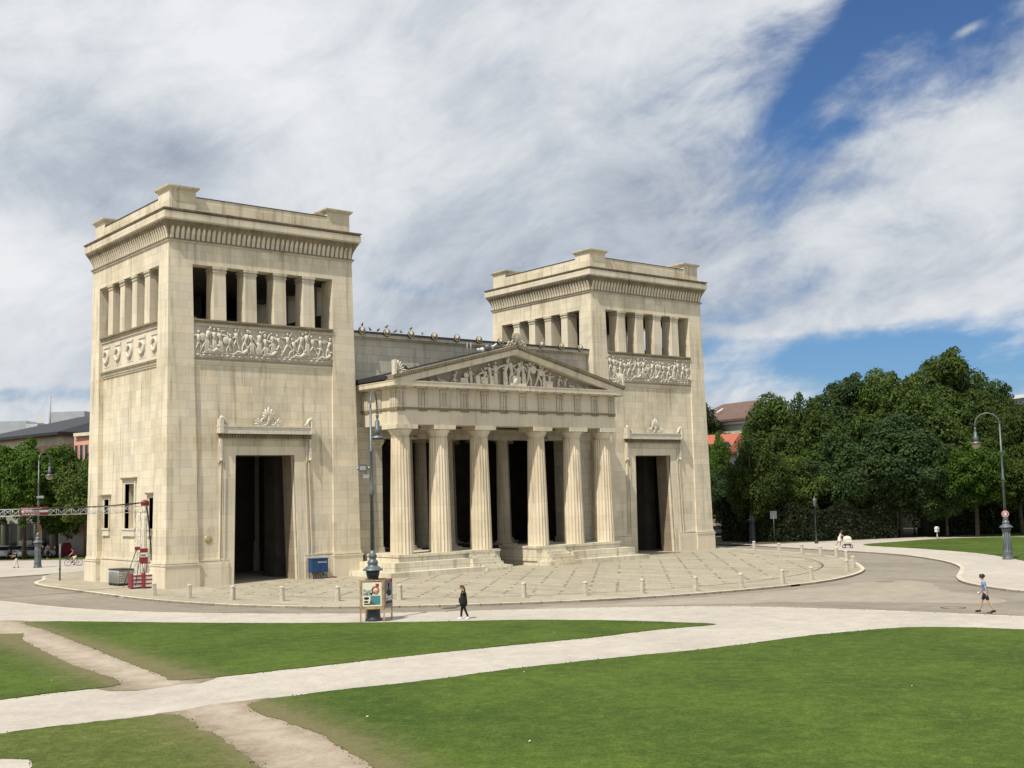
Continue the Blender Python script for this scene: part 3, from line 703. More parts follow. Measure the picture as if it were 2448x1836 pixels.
KX, KY = 12.62, -4.68
m = PB(); ringbox(m, E1+.14, Y1-.14, 14.72, 14.84, 1.8); ringbox(m, KX, KY, 14.86, 15.20, 2.3); ringbox(m, KX+.03, KY-.03, 15.20, 15.28, 2.3)
m.build('cornice', 'plain', P)
m = PB()
for k in range(24):
    x = XC+(k-11.5)*1.055; m.box(x-.40, x+.40, KY+.06, Y1-.12, 14.76, 14.86)
for k in range(6):
    y = -3.9+k*1.03
    m.box(XC-KX+.06, XC-E1-.1, y-.40, y+.40, 14.76, 14.86); m.box(XC+E1+.1, XC+KX-.06, y-.40, y+.40, 14.76, 14.86)
m.build('mutules', 'corn', P)
# pediment
ZA, ZE = 18.75, 15.70; SL = (ZA-ZE)/KX
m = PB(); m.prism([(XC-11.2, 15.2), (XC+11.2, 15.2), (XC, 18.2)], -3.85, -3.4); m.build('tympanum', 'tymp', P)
m = PB()
for s in (-1, 1):
    e = KX+.02
    pts = [(XC+s*e, 15.285), (XC, ZA-.78), (XC, ZA-.36), (XC+s*e, ZE-.30)]
    lo = [(XC+s*(10.75), 15.285), (XC, ZA-.80), (XC, ZA-.34), (XC+s*e, ZE-.28), (XC+s*e, 15.285)]
    m.prism(lo if s > 0 else lo[::-1], KY+.02, -3.5)
m.build('raking_cornice', 'plain', P)
m = PB()
for s in (-1, 1):
    e = KX+.08
    for (a, b, yy) in ((.34, .20, KY-.05), (.20, .10, KY-.12), (.10, 0, KY-.18)):
        lo = [(XC, ZA-a), (XC, ZA-b), (XC+s*e, ZA-b-SL*e), (XC+s*e, ZA-a-SL*e)]
        m.prism(lo if s > 0 else lo[::-1], yy, -3.6)
m.build('raking_gutter', 'dirty_shaded', P)
m = PB()
for s in (-1, 1):
    for k in range(58):
        u = .2+k*.215; x = XC+s*u; z = ZA-.15-SL*u
        m.ell((x, KY-.12, z), (.075, .05, .10), 5, 4)
m.build('gutter_leaves', 'corn', P)
m = PB()
for s in (-1, 1):
    e = KX+.10; lo = [(XC, ZA-.12), (XC, ZA+.0), (XC+s*e, ZA-SL*e), (XC+s*e, ZA-.16-SL*e)]
    lo = [(XC, ZA-.30), (XC, ZA-.03), (XC+s*e, ZA-.03-SL*e), (XC+s*e, ZA-.30-SL*e)]
    m.prism(lo if s > 0 else lo[::-1], -3.9, 1.15)
    for k in range(24):
        u = .3+k*.53; m.tube([(XC+s*u, -3.8, ZA-.02-SL*u), (XC+s*u, 1.1, ZA-.02-SL*u)], .035, 5)
m.build('roof', 'roofd', P)
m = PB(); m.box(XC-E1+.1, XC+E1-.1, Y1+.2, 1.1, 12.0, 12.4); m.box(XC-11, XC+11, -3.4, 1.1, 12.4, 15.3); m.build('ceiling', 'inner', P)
for s in (-1, 1):   # arched cover near each eave
    m = PB(); u = 9.6; m.lathe([(.42, 0), (.42, .5)], 18, (XC+s*u, -1.2, ZA-SL*u), True, M=Matrix.Rotation(pi/2, 3, 'X')); m.build('roof_vent', 'roofd', P)
# sculptures in the pediment
rng = random.Random(5)
st = [(-8.5, .6, 'lie'), (-5.0, 1.25, 'kneel'), (-2.6, 1.75, 'robe'), (-.25, 2.3, 'stand'), (1.05, 2.1, 'robe'), (3.4, 1.7, 'robe'), (5.9, 1.05, 'kneel'), (7.6, .8, 'lie'), (-9.3, .50, 'lie'), (-7.7, .95, 'lie'), (-6.3, 1.15, 'kneel'), (-4.6, 1.30, 'robe'), (-3.2, 1.9, 'sit'), (-2.05, 1.95, 'robe'), (-1.0, 2.15, 'robe'), (.35, 2.6, 'sit'), (1.65, 2.0, 'stand'), (2.75, 1.85, 'stand'), (4.0, 1.75, 'sit'), (5.1, 1.25, 'kneel'), (6.7, 1.05, 'lie'), (8.6, .65, 'lie')]
for c, h, po in st:
    m = PB()
    if po == 'sit': m.box(XC+c-.3, XC+c+.3, -4.3, -3.9, 15.28, 15.28+h*.32)
    figure(m, XC+c, 15.3, h*(1.0 if po != 'sit' else .92), rng, -4.05, po, d=.9)
    if po == 'lie': figure(m, XC+c+.5, 15.3, h*.7, rng, -4.0, 'lie', d=.7)
    m.build('statue', 'carv', P)
m = PB(); m.box(XC-5.75, XC-5.05, -4.3, -3.85, 15.28, 15.75); m.box(XC-4.2, XC-3.8, -4.35, -3.85, 15.28, 16.0); m.box(XC-2.75, XC-2.4, -4.4, -3.9, 15.28, 16.0); m.box(XC-.55, XC+1.15, -4.45, -3.85, 15.28, 15.5); m.build('statue_base', 'carv', P)
# akroteria
m = PB(); yy = -4.6
m.ell((XC, yy, 19.42), (.42, .22, .52), 12, 8)
for k in range(9):
    a = radians(90+(k-4)*22); M = Matrix.Rotation(-(a-pi/2), 3, 'Y'); m.ell((XC+cos(a)*.34, yy-.1, 19.35+sin(a)*.36), (.06, .12, .24), 6, 5, M)
for s in (-1, 1):
    m.ring((XC+s*.34, yy-.08, 18.98), .2, .06, 'y', 14, 5); m.ring((XC+s*.82, yy-.08, 18.86), .16, .05, 'y', 12, 5)
    m.tube([(XC+s*.1, yy, 18.8), (XC+s*.6, yy, 19.0), (XC+s*1.15, yy, 18.6)], [.08, .07, .05], 6)
m.build('ridge_akroterion', 'corn', P)
for s in (-1, 1):
    m = PB(); x = XC+s*(KX-.15)
    for k in range(5):
        a = radians(90+s*k*17); M = Matrix.Rotation(-(a-pi/2), 3, 'Y'); m.ell((x+cos(a)*.42-.1*s, yy, 16.0+sin(a)*.46), (.10, .12, .46), 7, 6, M)
    m.box(x-.10+.05*s, x+.10+.05*s, yy-.22, yy+.22, 15.66, 16.85)
    m.ring((x-s*.42, yy-.1, 15.98), .17, .05, 'y', 12, 5); m.tube([(x-s*.3, yy, 15.85), (x-s*.75, yy, 16.1), (x-s*1.25, yy, 16.05)], [.12, .1, .05], 6)
    m.build('corner_akroterion', 'carv', P)
# ================================================================= ground
def catmull(pts, n=6, closed=False):
    out = []; P_ = [Vector((p[0], p[1])) for p in pts]; N_ = len(P_)
    rng_ = range(N_) if closed else range(N_-1)
    for i in rng_:
        g_ = lambda k: P_[k % N_] if closed else P_[max(0, min(N_-1, k))]
        a, b, c, d = g_(i-1), g_(i), g_(i+1), g_(i+2)
        for k in range(n):
            t = k/n; out.append(.5*((2*b)+(-a+c)*t+(2*a-5*b+4*c-d)*t*t+(-a+3*b-3*c+d)*t**3))
    if not closed: out.append(P_[-1])
    return [(p.x, p.y) for p in out]
def sheet(name, poly, z, mat, kind='structure', jitter=0, seg=.5, thick=0, top=None, rng=random.Random(3)):
    pts = poly
    if jitter:
        q = []
        for i, a in enumerate(poly):
            b = poly[(i+1) % len(poly)]; d = hypot(b[0]-a[0], b[1]-a[1]); n = max(1, min(400, int(d/seg)))
            for k in range(n):
                t = k/n; x = a[0]+(b[0]-a[0])*t; y = a[1]+(b[1]-a[1])*t
                j = jitter if d < 80 else 0
                nz = noise.noise(Vector((x*.9, y*.9, 3)))*1.6+noise.noise(Vector((x*4, y*4, 9)))*1.2
                nx = (b[1]-a[1])/max(d, 1e-6); ny = -(b[0]-a[0])/max(d, 1e-6)
                q.append((x+nx*nz*j, y+ny*nz*j))
        pts = q
    bm = bmesh.new(); vs = [bm.verts.new((x, y, z)) for x, y in pts]
    es = [bm.edges.new((vs[i], vs[(i+1) % len(vs)])) for i in range(len(vs))]
    bmesh.ops.triangle_fill(bm, use_beauty=True, edges=es)
    if thick:
        bmesh.ops.solidify(bm, geom=bm.faces[:], thickness=thick)
    bmesh.ops.recalc_face_normals(bm, faces=bm.faces[:])
    if not thick and bm.faces and sum(f.normal.z for f in bm.faces) < 0: bmesh.ops.reverse_faces(bm, faces=bm.faces[:])
    me = bpy.data.meshes.new(name); bm.to_mesh(me); bm.free(); me.uv_layers.new(name='UVMap'); me.materials.append(MT[mat])
    if thick:
        zt = max(v.co.z for v in me.vertices)
        for v in me.vertices: v.co.z += z-zt
    o = bpy.data.objects.new(name, me); COL.objects.link(o); return tag(o, kind=kind)
def kerb(name, line, w, z0, z1, closed=False, inward=1):
    m = MB(); n = len(line); q = []
    for i, p in enumerate(line):
        a = line[(i-1) % n] if closed or i > 0 else p; b = line[(i+1) % n] if closed or i < n-1 else p
        d = Vector((b[0]-a[0], b[1]-a[1])).normalized(); nn = Vector((-d.y, d.x))*inward
        q.append((p, (p[0]+nn.x*w, p[1]+nn.y*w)))
    vs = []
    for a, b in q: vs += [(a[0], a[1], z0), (a[0], a[1], z1), (b[0], b[1], z1), (b[0], b[1], z0)]
    fs = []
    for i in range(n if closed else n-1):
        j = (i+1) % n
        for k in range(3): fs.append((4*i+k, 4*j+k, 4*j+k+1, 4*i+k+1))
    m.add(vs, fs); o = m.build(name, 'kerb')
    # running UV along the kerb so that joints cross it
    uv = o.data.uv_layers[0].data; s = [0.0]
    for i in range(1, n+1): s.append(s[-1]+hypot(line[i % n][0]-line[i-1][0], line[i % n][1]-line[i-1][1]))
    for p in o.data.polygons:
        for li in p.loop_indices:
            vi = o.data.loops[li].vertex_index; i = vi//4; k = vi % 4
            uv[li].uv = (s[i], .4+k*.15)
    return tag(o, kind='structure')
sheet('ground', [(-1500, -1500), (1500, -1500), (1500, 2500), (-1500, 2500)], -.16, 'far')
sheet('road', [(-160, -160), (160, -160), (160, 140), (-160, 140)], -.12, 'road')
isl = [(-4.0, 15.5), (-4.3, 8), (-4.3, -.7), (-4.2, -6.3), (-3.5, -11.8), (-2.5, -16), (-1.1, -19.4), (.8, -22.5), (3.1, -25.1), (5.8, -27.5), (8.6, -29.5), (11.5, -31.2), (14.8, -32.6), (19.1, -33.8), (24.2, -34.5), (28.9, -34.5), (32.6, -33.8), (36.3, -32.5), (40.2, -30.5), (44.3, -27.4), (48.2, -24.0), (51.5, -20.4), (54.2, -16.5), (56.6, -11.8), (58.6, -6.5), (60.5, 0), (62, 9), (62, 20), (30, 42), (4, 30), (-2.0, 20.5)]
ISL = catmull(isl, 5, True)
sheet('plaza', ISL, 0, 'paving', thick=.13)
kerb('plaza_kerb', ISL[::-1], .28, -.13, .012, True, -1)
# lattice of dark joint stones on the paving, bounded by an inner ring
ring_ = catmull([(1.5, -9), (3.0, -15.5), (5.5, -20.3), (9, -24.2), (13, -27.2), (18, -29.4), (23.2, -30.6), (29.4, -30.6), (35.5, -29.0), (41.2, -26.1), (46, -22.2), (49.7, -17.9), (52.2, -12.6), (54, -7.5)], 5)
m = MB()
for i in range(len(ring_)-1):
    a, b = Vector(ring_[i]), Vector(ring_[i+1]); d = (b-a).normalized(); nn = Vector((-d.y, d.x))*.07
    m.add([(a.x-nn.x, a.y-nn.y, .004), (b.x-nn.x, b.y-nn.y, .004), (b.x+nn.x, b.y+nn.y, .004), (a.x+nn.x, a.y+nn.y, .004)], [(0, 1, 2, 3)])
def inside(x, y, poly):
    c = False; j = len(poly)-1
    for i in range(len(poly)):
        if (poly[i][1] > y) != (poly[j][1] > y) and x < (poly[j][0]-poly[i][0])*(y-poly[i][1])/(poly[j][1]-poly[i][1])+poly[i][0]: c = not c
        j = i
    return c
RP = ring_+[(56, -1.0), (0, -1.0)]
rg = random.Random(9); m2 = MB()
for k in range(32):
    x0 = 3.6+k*2.46; s = 1.0
    while s < 50:
        x = x0-s*.7071; y = -s*.7071; s += rg.choice((.78, .85, .95, 1.05, 1.5))
        if not inside(x, y, RP) or (abs(x-XC) < 14.2 and y > -6.2): continue
        if rg.random() < .13: continue
        w = rg.uniform(.12, .19); h = rg.uniform(.035, .06); mm = m if rg.random() < .80 else m2
        a = rg.uniform(-.2, .2)+pi/4; zz = .006
        px = [(cos(a)*w, sin(a)*w), (-sin(a)*h*2, cos(a)*h*2)]
        mm.add([(x+px[0][0]*i+px[1][0]*j, y+px[0][1]*i+px[1][1]*j, zz) for i, j in ((-1, -1), (1, -1), (1, 1), (-1, 1))], [(0, 1, 2, 3)])
for k in range(5):  # faint cross seams
    pass
tag(m.build('paving_joints', 'dirtjoint'), kind='structure'); tag(m2.build('paving_studs', 'lightst'), kind='structure')
near_edge = [(-14.5, 18), (-12.2, 8), (-11.0, .6), (-10.4, -5.4), (-9.4, -10.8), (-7.7, -15.9), (-5.05, -21), (-1.6, -26), (1.0, -28.6), (3.2, -30.5), (6.2, -32.7), (10.2, -36.3), (12.4, -39), (14.2, -42), (16.1, -47.4), (17.5, -54.1), (18.5, -62), (19, -110)]
NE = catmull(near_edge, 5)
sheet('gravel_walk', NE+[(-110, -110), (-110, 18)], 0, 'gravel', thick=.13)
kerb('walk_kerb', NE, .16, -.13, .014, False, -1)
right_edge = [(68.5, 6), (65.4, -1.0), (64.2, -4), (62.9, -7.8), (60.6, -15), (57.7, -22.0), (53.8, -27.4), (49.8, -31.6), (45.7, -34.8), (41.1, -37.4), (37.3, -39.4), (34.0, -41.7), (31.6, -44.4), (29.6, -48), (27.5, -56), (26, -70), (26, -110)]
RE = catmull(right_edge, 5)
sheet('gravel_forecourt', RE+[(150, -110), (150, 6)], 0, 'gravel', thick=.13)
kerb('forecourt_kerb', RE, .32, -.13, .014, False, 1)
# dusty band where the forecourt drains onto the road
sheet('dust_patch', catmull([(7, -31), (13, -33.6), (20, -35.3), (26, -36.2), (31, -36.3), (34, -37.5), (33.5, -39.5), (29, -43.5), (25.5, -49), (23.0, -49), (20, -43), (15.5, -38.4), (10, -34.2)], 4, True), -.115, 'dust', jitter=.25, seg=.5)
sheet('sidewalk', [(-60, 27), (-3, 28.2), (1, 28.6), (6, 30.5), (20, 40), (40, 52), (60, 70), (13.5, 53.5), (9, 58.5), (6.5, 62.5), (-10, 78), (-60, 78)], 0, 'gravel', thick=.13)
sheet('verge', [(13.5, 53.2), (9, 58.5), (6.5, 62.5), (-10, 78), (-60, 78), (-60, 140), (80, 140), (60, 70)], .004, 'grassdry', jitter=.15)
sheet('park_soil', [(66, 1.5), (73, -.6), (84, -4.5), (96, -8.4), (112, -10), (150, -12), (150, 120), (72, 120), (64, 30)], .006, 'soil', jitter=.25)
# lawns
def lawn(name, pts, n=4, jit=.06, mat='grass', z=.03):
    o = sheet(name, catmull(pts, n, True) if n else pts, z, mat, 'structure', jit, .12, thick=.03); return o
G1 = [(-14.5, -15.6), (-12.7, -17.6), (-10.7, -20.8), (-8.5, -24.2), (-5.6, -28.3), (-2.5, -31.8), (-.2, -34.2), (2.1, -36.2), (3.9, -38.6), (5.3, -41), (6.1, -43.2), (6.75, -45.2), (4.9, -44.85), (3.1, -44.5), (-.4, -44.3), (-3.9, -43.6), (-8.1, -43.0), (-13.3, -42.5), (-17.3, -41.9), (-17.4, -40.4), (-17.0, -37), (-16.4, -32), (-15.4, -24), (-14.9, -19)]
G0 = [(-17.3, -20.6), (-17.3, -24.2), (-18.5, -33), (-18.8, -37.5), (-19.2, -41.1), (-21.2, -41.15), (-23.2, -41.2), (-45, -41.6), (-45, -18), (-30, -18)]
G3 = [(-18.1, -48.25), (-15, -47.95), (-12, -48.5), (-8.2, -48.7), (-3.4, -49.6), (.2, -50.5), (5, -50.9), (8.5, -51.6), (10.6, -52.5), (12, -54.2), (13, -57.5), (13.6, -62), (14, -95), (-22.5, -95), (-22.5, -66), (-20.2, -59), (-19.3, -55.8), (-18.7, -53)]
G2 = [(-24.9, -47.1), (-23.8, -47.3), (-21.6, -47.6), (-20.4, -48.1), (-20.7, -50.5), (-21.1, -53.2), (-21.8, -56.3), (-23.2, -62), (-26, -72), (-34, -72), (-30, -60), (-25.7, -52.3), (-25.95, -50.4), (-29, -48.5), (-32, -46.5), (-30, -46.6)]
G4 = [(70.2, -10.1), (77.6, -9.6), (84, -10.2), (88, -12.3), (90, -15.5), (91, -20), (92, -30), (70, -50), (55.5, -45), (50, -41), (51, -38.5), (53.7, -35.6), (57.4, -32.0), (61.8, -27), (66.1, -19.3)]
G5 = [(89.8, -9.8), (98.4, -10.6), (110, -13), (118, -22), (104, -24), (93, -17)]
sheet('trodden_strip', catmull([(-17.9, -12), (-14.3, -14.6), (-14.0, -19), (-14.5, -24), (-15.6, -32), (-16.2, -37), (-16.4, -42.4), (-19.9, -42.2), (-19.6, -37.5), (-19.3, -33), (-18.2, -24), (-18.4, -17)], 4, True), .006, 'dirt', jitter=.3)
sheet('trodden_path', catmull([(-20.6, -47.4), (-17.2, -47.6), (-17.4, -50), (-18.0, -53), (-18.5, -56), (-19.3, -59), (-21.4, -66), (-24, -75), (-28, -75), (-24.5, -64), (-22.6, -56.5), (-21.9, -53.3), (-21.5, -50.5)], 4, True), .006, 'dirt', jitter=.3)
lawn('lawn', G1, 3); lawn('lawn', G0, 3); lawn('lawn', G3, 3); lawn('lawn', G2, 3, mat='grassdry', jit=.1); lawn('lawn', G4, 4); lawn('lawn', G5, 3)
# grass blades standing on the lawns, denser along their edges
def blades(name, polys, n, zmin, seed, w=.035, hh=.07, box=None):
    rg = random.Random(seed); m = MB(); vs = []; fs = []; k = 0
    while k < n:
        x = rg.uniform(box[0], box[1]); y = rg.uniform(box[2], box[3])
        if not any(inside(x, y, p) for p in polys): continue
        D = hypot(x-CX, y-CY)
        if noise.noise(Vector((x*.6, y*.6, 1)))*.8+rg.random() < .35: continue
        a = rg.uniform(0, 2*pi); s = rg.uniform(.6, 1.5)*(1+D/90); ww = w*s; h = hh*s*rg.uniform(.5, 1.0)
        lx = rg.uniform(-.5, .5)*h; ly = rg.uniform(-.5, .5)*h; b = len(vs)
        vs += [(x-cos(a)*ww, y-sin(a)*ww, .028), (x+cos(a)*ww, y+sin(a)*ww, .028), (x+lx, y+ly, .028+h)]; fs.append((b, b+1, b+2)); k += 1
    m.add(vs, fs); return tag(m.build(name, 'blade'), 'short grass blades standing over the mown lawns', 'grass', kind='stuff')
def edge_tufts():
    rg = random.Random(12); vs = []; fs = []; m = MB()
    for G in (G1, G0, G3, G2):
        C = catmull(G, 3, True)
        for i in range(len(C)):
            a, b = C[i], C[(i+1) % len(C)]; d = hypot(b[0]-a[0], b[1]-a[1])
            if d > 12: continue
            for k in range(int(d*16)):
                t = rg.random(); x = a[0]+(b[0]-a[0])*t+rg.gauss(0, .09); y = a[1]+(b[1]-a[1])*t+rg.gauss(0, .09)
                if noise.noise(Vector((x*2, y*2, 5))) < -.15: continue
                an = rg.uniform(0, 6.28); w = rg.uniform(.015, .04); h = rg.uniform(.02, .05); n = len(vs)
                vs += [(x-cos(an)*w, y-sin(an)*w, .0), (x+cos(an)*w, y+sin(an)*w, .0), (x+rg.uniform(-.05, .05), y+rg.uniform(-.05, .05), h)]; fs.append((n, n+1, n+2))
    m.add(vs, fs); tag(m.build('grass_edge', 'blade'), 'ragged grass fringe along the edges of the gravel paths', 'grass', kind='stuff')
edge_tufts()
# paper scraps and fallen leaves
rg = random.Random(31); m = MB()
for k in range(14):
    x, y = rg.uniform(-30, 10), rg.uniform(-66, -30)
    if not any(inside(x, y, p) for p in (G1, G3, G2, G0)): continue
    s = rg.uniform(.02, .05); m.add([(x-s, y, .07), (x, y-s*.6, .09), (x+s, y, .08), (x, y+s*.5, .10)], [(0, 1, 2, 3)])
tag(m.build('daisies', 'white'), 'scattered white daisies and paper specks on the lawns', 'flowers', kind='stuff')
# manhole and drain
c = gp(2279, 1453, -.12); m = MB(c.x, c.y, -.12)
m.lathe([(.62, 0), (.62, .008)], 28, (c.x, c.y, -.12)); o = m.build('manhole_rim', 'dirtjoint', None, (c.x, c.y, -.12)); o.name = 'manhole'
m = MB(c.x, c.y, -.12); m.lathe([(.52, .008), (.52, .013)], 28, (c.x, c.y, -.12)); m.build('cover', 'road', o)
tag(o, 'round iron manhole in the road by the boy in the blue shirt', 'manhole')
c = gp(2116, 1391, -.12); m = MB(c.x, c.y, -.12); a = lat(2116)
M_ = Matrix.Translation(c) @ Matrix.Rotation(a, 4, 'Z'); m.box(-.55, .55, -.2, .2, 0, .01, M_); o = m.build('drain_grate', 'dirtjoint', None, tuple(c)); tag(o, 'narrow dark drain slot in the road bend', 'drain')

# ================================================================= bollards
BP = [(368, 1424), (453, 1430), (556, 1435), (675, 1437), (808, 1437), (956, 1434), (1253, 1429), (1400, 1424), (1536, 1419), (1663, 1413), (1772, 1405), (1870, 1395), (1939, 1386), (2025, 1366), (2040, 1357), (2024, 1342), (2000, 1334), (1962, 1330), (1917, 1324), (1863, 1320), (1803, 1316)]
BL = ['leftmost stone bollard, right at the front corner of the left tower', 'second stone bollard from the left tower corner', 'third stone bollard from the left, before the left tower doorway', 'fourth stone bollard from the left, under the doorway of the left tower', 'fifth stone bollard from the left, below the blue cabinet', 'stone bollard just right of the poster stand', 'first stone bollard right of the woman in black', 'second stone bollard right of the woman in black', 'stone bollard before the right-hand portico steps', 'stone bollard under the right tower doorway', 'stone bollard on the near kerb below the right tower edge', 'stone bollard on the near kerb just right of the tower edge', 'fourth from the right tip among the near kerb bollards', 'front bollard of the close trio at the tip of the plaza', 'rightmost stone bollard at the tip of the plaza', 'back bollard of the close trio at the tip of the plaza', 'first bollard of the far row, left of the tip trio', 'far row bollard straight below the pushchair', 'far row bollard third from the tip', 'far row bollard fourth from the tip', 'far row bollard nearest the right tower']
m = MB()
w = .155
m.add([(x*w*k, y*w*k, z) for z, k in ((0, 1.0), (.78, .84), (.80, .92), (.86, .92), (.95, .35)) for x, y in ((-1, -.6), (-.6, -1), (.6, -1), (1, -.6), (1, .6), (.6, 1), (-.6, 1), (-1, .6))],
      [(8*i+k, 8*i+(k+1) % 8, 8*i+8+(k+1) % 8, 8*i+8+k) for i in range(4) for k in range(8)]+[tuple(range(32, 40))])
b0 = m.build('bollard', 'bollard')
for i, (u, v) in enumerate(BP):
    o = b0 if i == 0 else b0.copy()
    if i: COL.objects.link(o)
    p = gp(u, v); o.location = p; o.rotation_euler = (rg.uniform(-.02, .02), rg.uniform(-.02, .02), rg.uniform(-.3, .3)); s = rg.uniform(.93, 1.06); o.scale = (s, s, rg.uniform(.9, 1.0))
    tag(o, BL[i], 'bollard', 'stone bollards round the plaza')

# ================================================================= street lamps
def street_lamp(loc, rz, label, kind='iron'):
    L_ = empty('street_lamp', loc, rz, label, 'street lamp', 'tall arched street lamps')
    m = MB(); m.lathe([(.42, 0), (.42, .08), (.36, .16), (.34, .5), (.36, .56), (.32, .62), (.29, 1.5), (.27, 2.1), (.30, 2.2), (.33, 2.3), (.35, 2.45)], 20, fl=0); 
    for k in range(10):
        a = 2*pi*k/10; m.tube([(.31*cos(a), .31*sin(a), .66), (.27*cos(a), .27*sin(a), 2.1)], .03, 5)
    m.build('pedestal', kind, L_)
    m = MB(); m.lathe([(.30, 2.45), (.52, 2.5), (.50, 2.55), (.33, 2.68), (.24, 2.74), (.26, 2.82), (.28, 2.9), (.22, 3.0), (.16, 3.05), (.20, 3.15), (.22, 3.22), (.14, 3.35), (.11, 3.5)], 20); m.build('flared_collar', 'iron', L_)
    m = MB(); m.lathe([(.11, 3.5), (.085, 6.2), (.11, 6.22), (.15, 6.3), (.11, 6.4), (.13, 6.46), (.08, 6.55), (.07, 8.4), (.10, 8.43), (.10, 8.5), (.065, 8.55), (.055, 10.68)], 12); pl = m.build('pole', 'iron', L_)
    m = MB(); pts = [(.92-.92*cos(a), 0, 10.68+.92*sin(a)) for a in [pi*i/16 for i in range(17)]]
    m.tube(pts+[(1.84, 0, 10.5)], .045, 8); m.build('arch', 'iron', L_)
    m = MB(); m.lathe([(.05, 10.5), (.09, 10.42), (.07, 10.3), (.04, 10.2), (.12, 10.1), (.13, 9.75), (.17, 9.7), (.17, 9.42), (.10, 9.38), (.45, 9.24), (.46, 9.20), (.30, 9.19)], 18, (1.84, 0, 0)); sh = m.build('lamp_shade', 'iron', L_)
    m = MB(); m.lathe([(.30, 9.19), (.335, 9.08), (.30, 8.92), (.20, 8.80), (.05, 8.75)], 18, (1.84, 0, 0)); m.build('globe', 'globe', sh)
    return L_
p = gp(893, 1484)
def dirrot(az): return pi/2-az
LM = street_lamp(p, dirrot(.76), 'nearest arched street lamp, with camera boxes halfway up and a poster stand round its foot', 'irond')
m = MB(); a = lat(880)-dirrot(.76); Mr = Matrix.Rotation(a, 4, 'Z')
m.box(-.62, -.22, -.18, .18, 7.42, 7.82, Mr); bxx = m.build('floodlight_box', 'iron', LM)
m = MB(); m.box(-.57, -.27, -.20, -.17, 7.52, 7.72, Mr); m.ell(Mr @ Vector((-.68, 0, 7.6)), .07, 8, 6); m.ell(Mr @ Vector((-.12, 0, 7.62)), .08, 8, 6); m.tube([Mr @ Vector((-.2, 0, 7.6)), Mr @ Vector((0, 0, 7.6))], .035, 6); m.build('lens', 'galv', bxx)
m = MB(); m.box(-.42, -.10, -.14, .14, 7.12, 7.30, Mr); m.tube([Mr @ Vector((-.3, 0, 7.3)), Mr @ Vector((-.3, 0, 7.45))], .02, 5); m.tube([Mr @ Vector((-.12, 0, 7.2)), Mr @ Vector((0, 0, 7.0))], .03, 5); m.build('camera_box', 'galv', LM)
m = MB(); m.lathe([(.26, 3.0), (.27, 3.5), (.18, 3.62)], 16); 
p = gp(2410, 1337); LR = street_lamp(p, dirrot(-.47), 'arched street lamp on the right gravel forecourt carrying a round red sign')
m = MB(); az = 1.09-0; Mr = Matrix.Rotation(lat(2410)-dirrot(-.47), 4, 'Z')
m.lathe([(.30, 0), (.30, .03)], 24, Mr @ Vector((0, -.16, 3.55)), M=(Mr.to_3x3() @ Matrix.Rotation(pi/2, 3, 'X'))); sg_ = m.build('round_sign', 'red', LR)
m = MB(); MM = Mr.to_3x3() @ Matrix.Rotation(pi/2, 3, 'X')
for r0 in (.235, .12): 
    pts = [Mr @ Vector((r0*cos(2*pi*k/24), -.20, 3.55+r0*sin(2*pi*k/24))) for k in range(25)]; m.tube(pts, .018, 5)
m.box(-.07, .07, -.215, -.195, 3.50, 3.60, Mr); m.build('sign_mark', 'white', sg_)
p = gp(1800, 1297); street_lamp(p, dirrot(.15), 'arched street lamp half hidden in the trees beside the right tower', 'irond')
p = gp(90, 1357); LL = street_lamp(p, dirrot(.9), 'arched street lamp on the left sidewalk behind the truss beam')
m = MB(); Mr = Matrix.Rotation(lat(90)-dirrot(.9), 4, 'Z'); m.box(-.15, .5, -.2, .2, 6.9, 7.15, Mr); m.build('camera_box', 'galv', LL)
# small lantern posts by the park
def lantern(u, v, label):
    L_ = empty('lantern_post', gp(u, v), 0, label, 'lantern', 'park lantern posts')
    m = MB(); m.lathe([(.20, 0), (.20, .25), (.12, .4), (.08, .6), (.10, .9), (.055, 1.0), (.05, 2.2), (.08, 2.25), (.045, 2.32), (.04, 3.9), (.09, 3.95), (.05, 4.0)], 12); m.build('post', 'irond', L_)
    m = MB(); m.lathe([(.12, 4.0), (.24, 4.55), (.25, 4.6)], 6, smooth=False); m.build('lantern_glass', 'iron', L_)
    m = MB(); m.lathe([(.29, 4.6), (.12, 4.8), (.05, 4.95), (.02, 5.05)], 6, smooth=False); m.build('lantern_cap', 'irond', L_)
lantern(1952, 1299, 'park lantern post standing left of the woman with the pushchair'); lantern(2187, 1279, 'park lantern post beside the waste bin in the gap of the hedge')

# ================================================================= poster stand round the lamp foot
f = gp(893, 1484); a = lat(875)
PS = empty('poster_stand', (f.x, f.y, 0), a-.10, 'three-sided wooden election poster stand wrapped round the near lamp foot', 'poster stand')
W2 = .53; B0, B1 = .62, 2.06
tri = [Vector((-W2-.05, -.52)), Vector((W2+.05, -.52)), Vector((W2+.35, .45)), Vector((-W2+.1, .55))]
def panel(pa, pb):
    d = (pb-pa); ln = d.length; an = atan2(d.y, d.x); return Matrix.Translation((pa.x, pa.y, 0)) @ Matrix.Rotation(an, 4, 'Z'), ln
M1, l1 = panel(tri[0], tri[1]); M2, l2 = panel(tri[1], tri[2]); M3_, l3 = panel(tri[2], tri[3])
for M_, l in ((M1, l1), (M2, l2), (M3_, l3)):
    m = MB(); m.box(0, l, -.02, .02, B0, B1, M_); bd = m.build('board', 'wood', PS)
    m = MB()
    for x0, x1, z0, z1 in ((0, .07, B0, B1), (l-.07, l, B0, B1), (.07, l-.07, B0, B0+.07), (.07, l-.07, B1-.07, B1)): m.box(x0, x1, -.055, -.02, z0, z1, M_)
    m.build('board_frame', 'wood', bd)
for q in tri:
    m = MB(); m.box(q.x-.035, q.x+.035, q.y-.03, q.y+.03, 0, B1); m.build('leg', 'wood', PS)
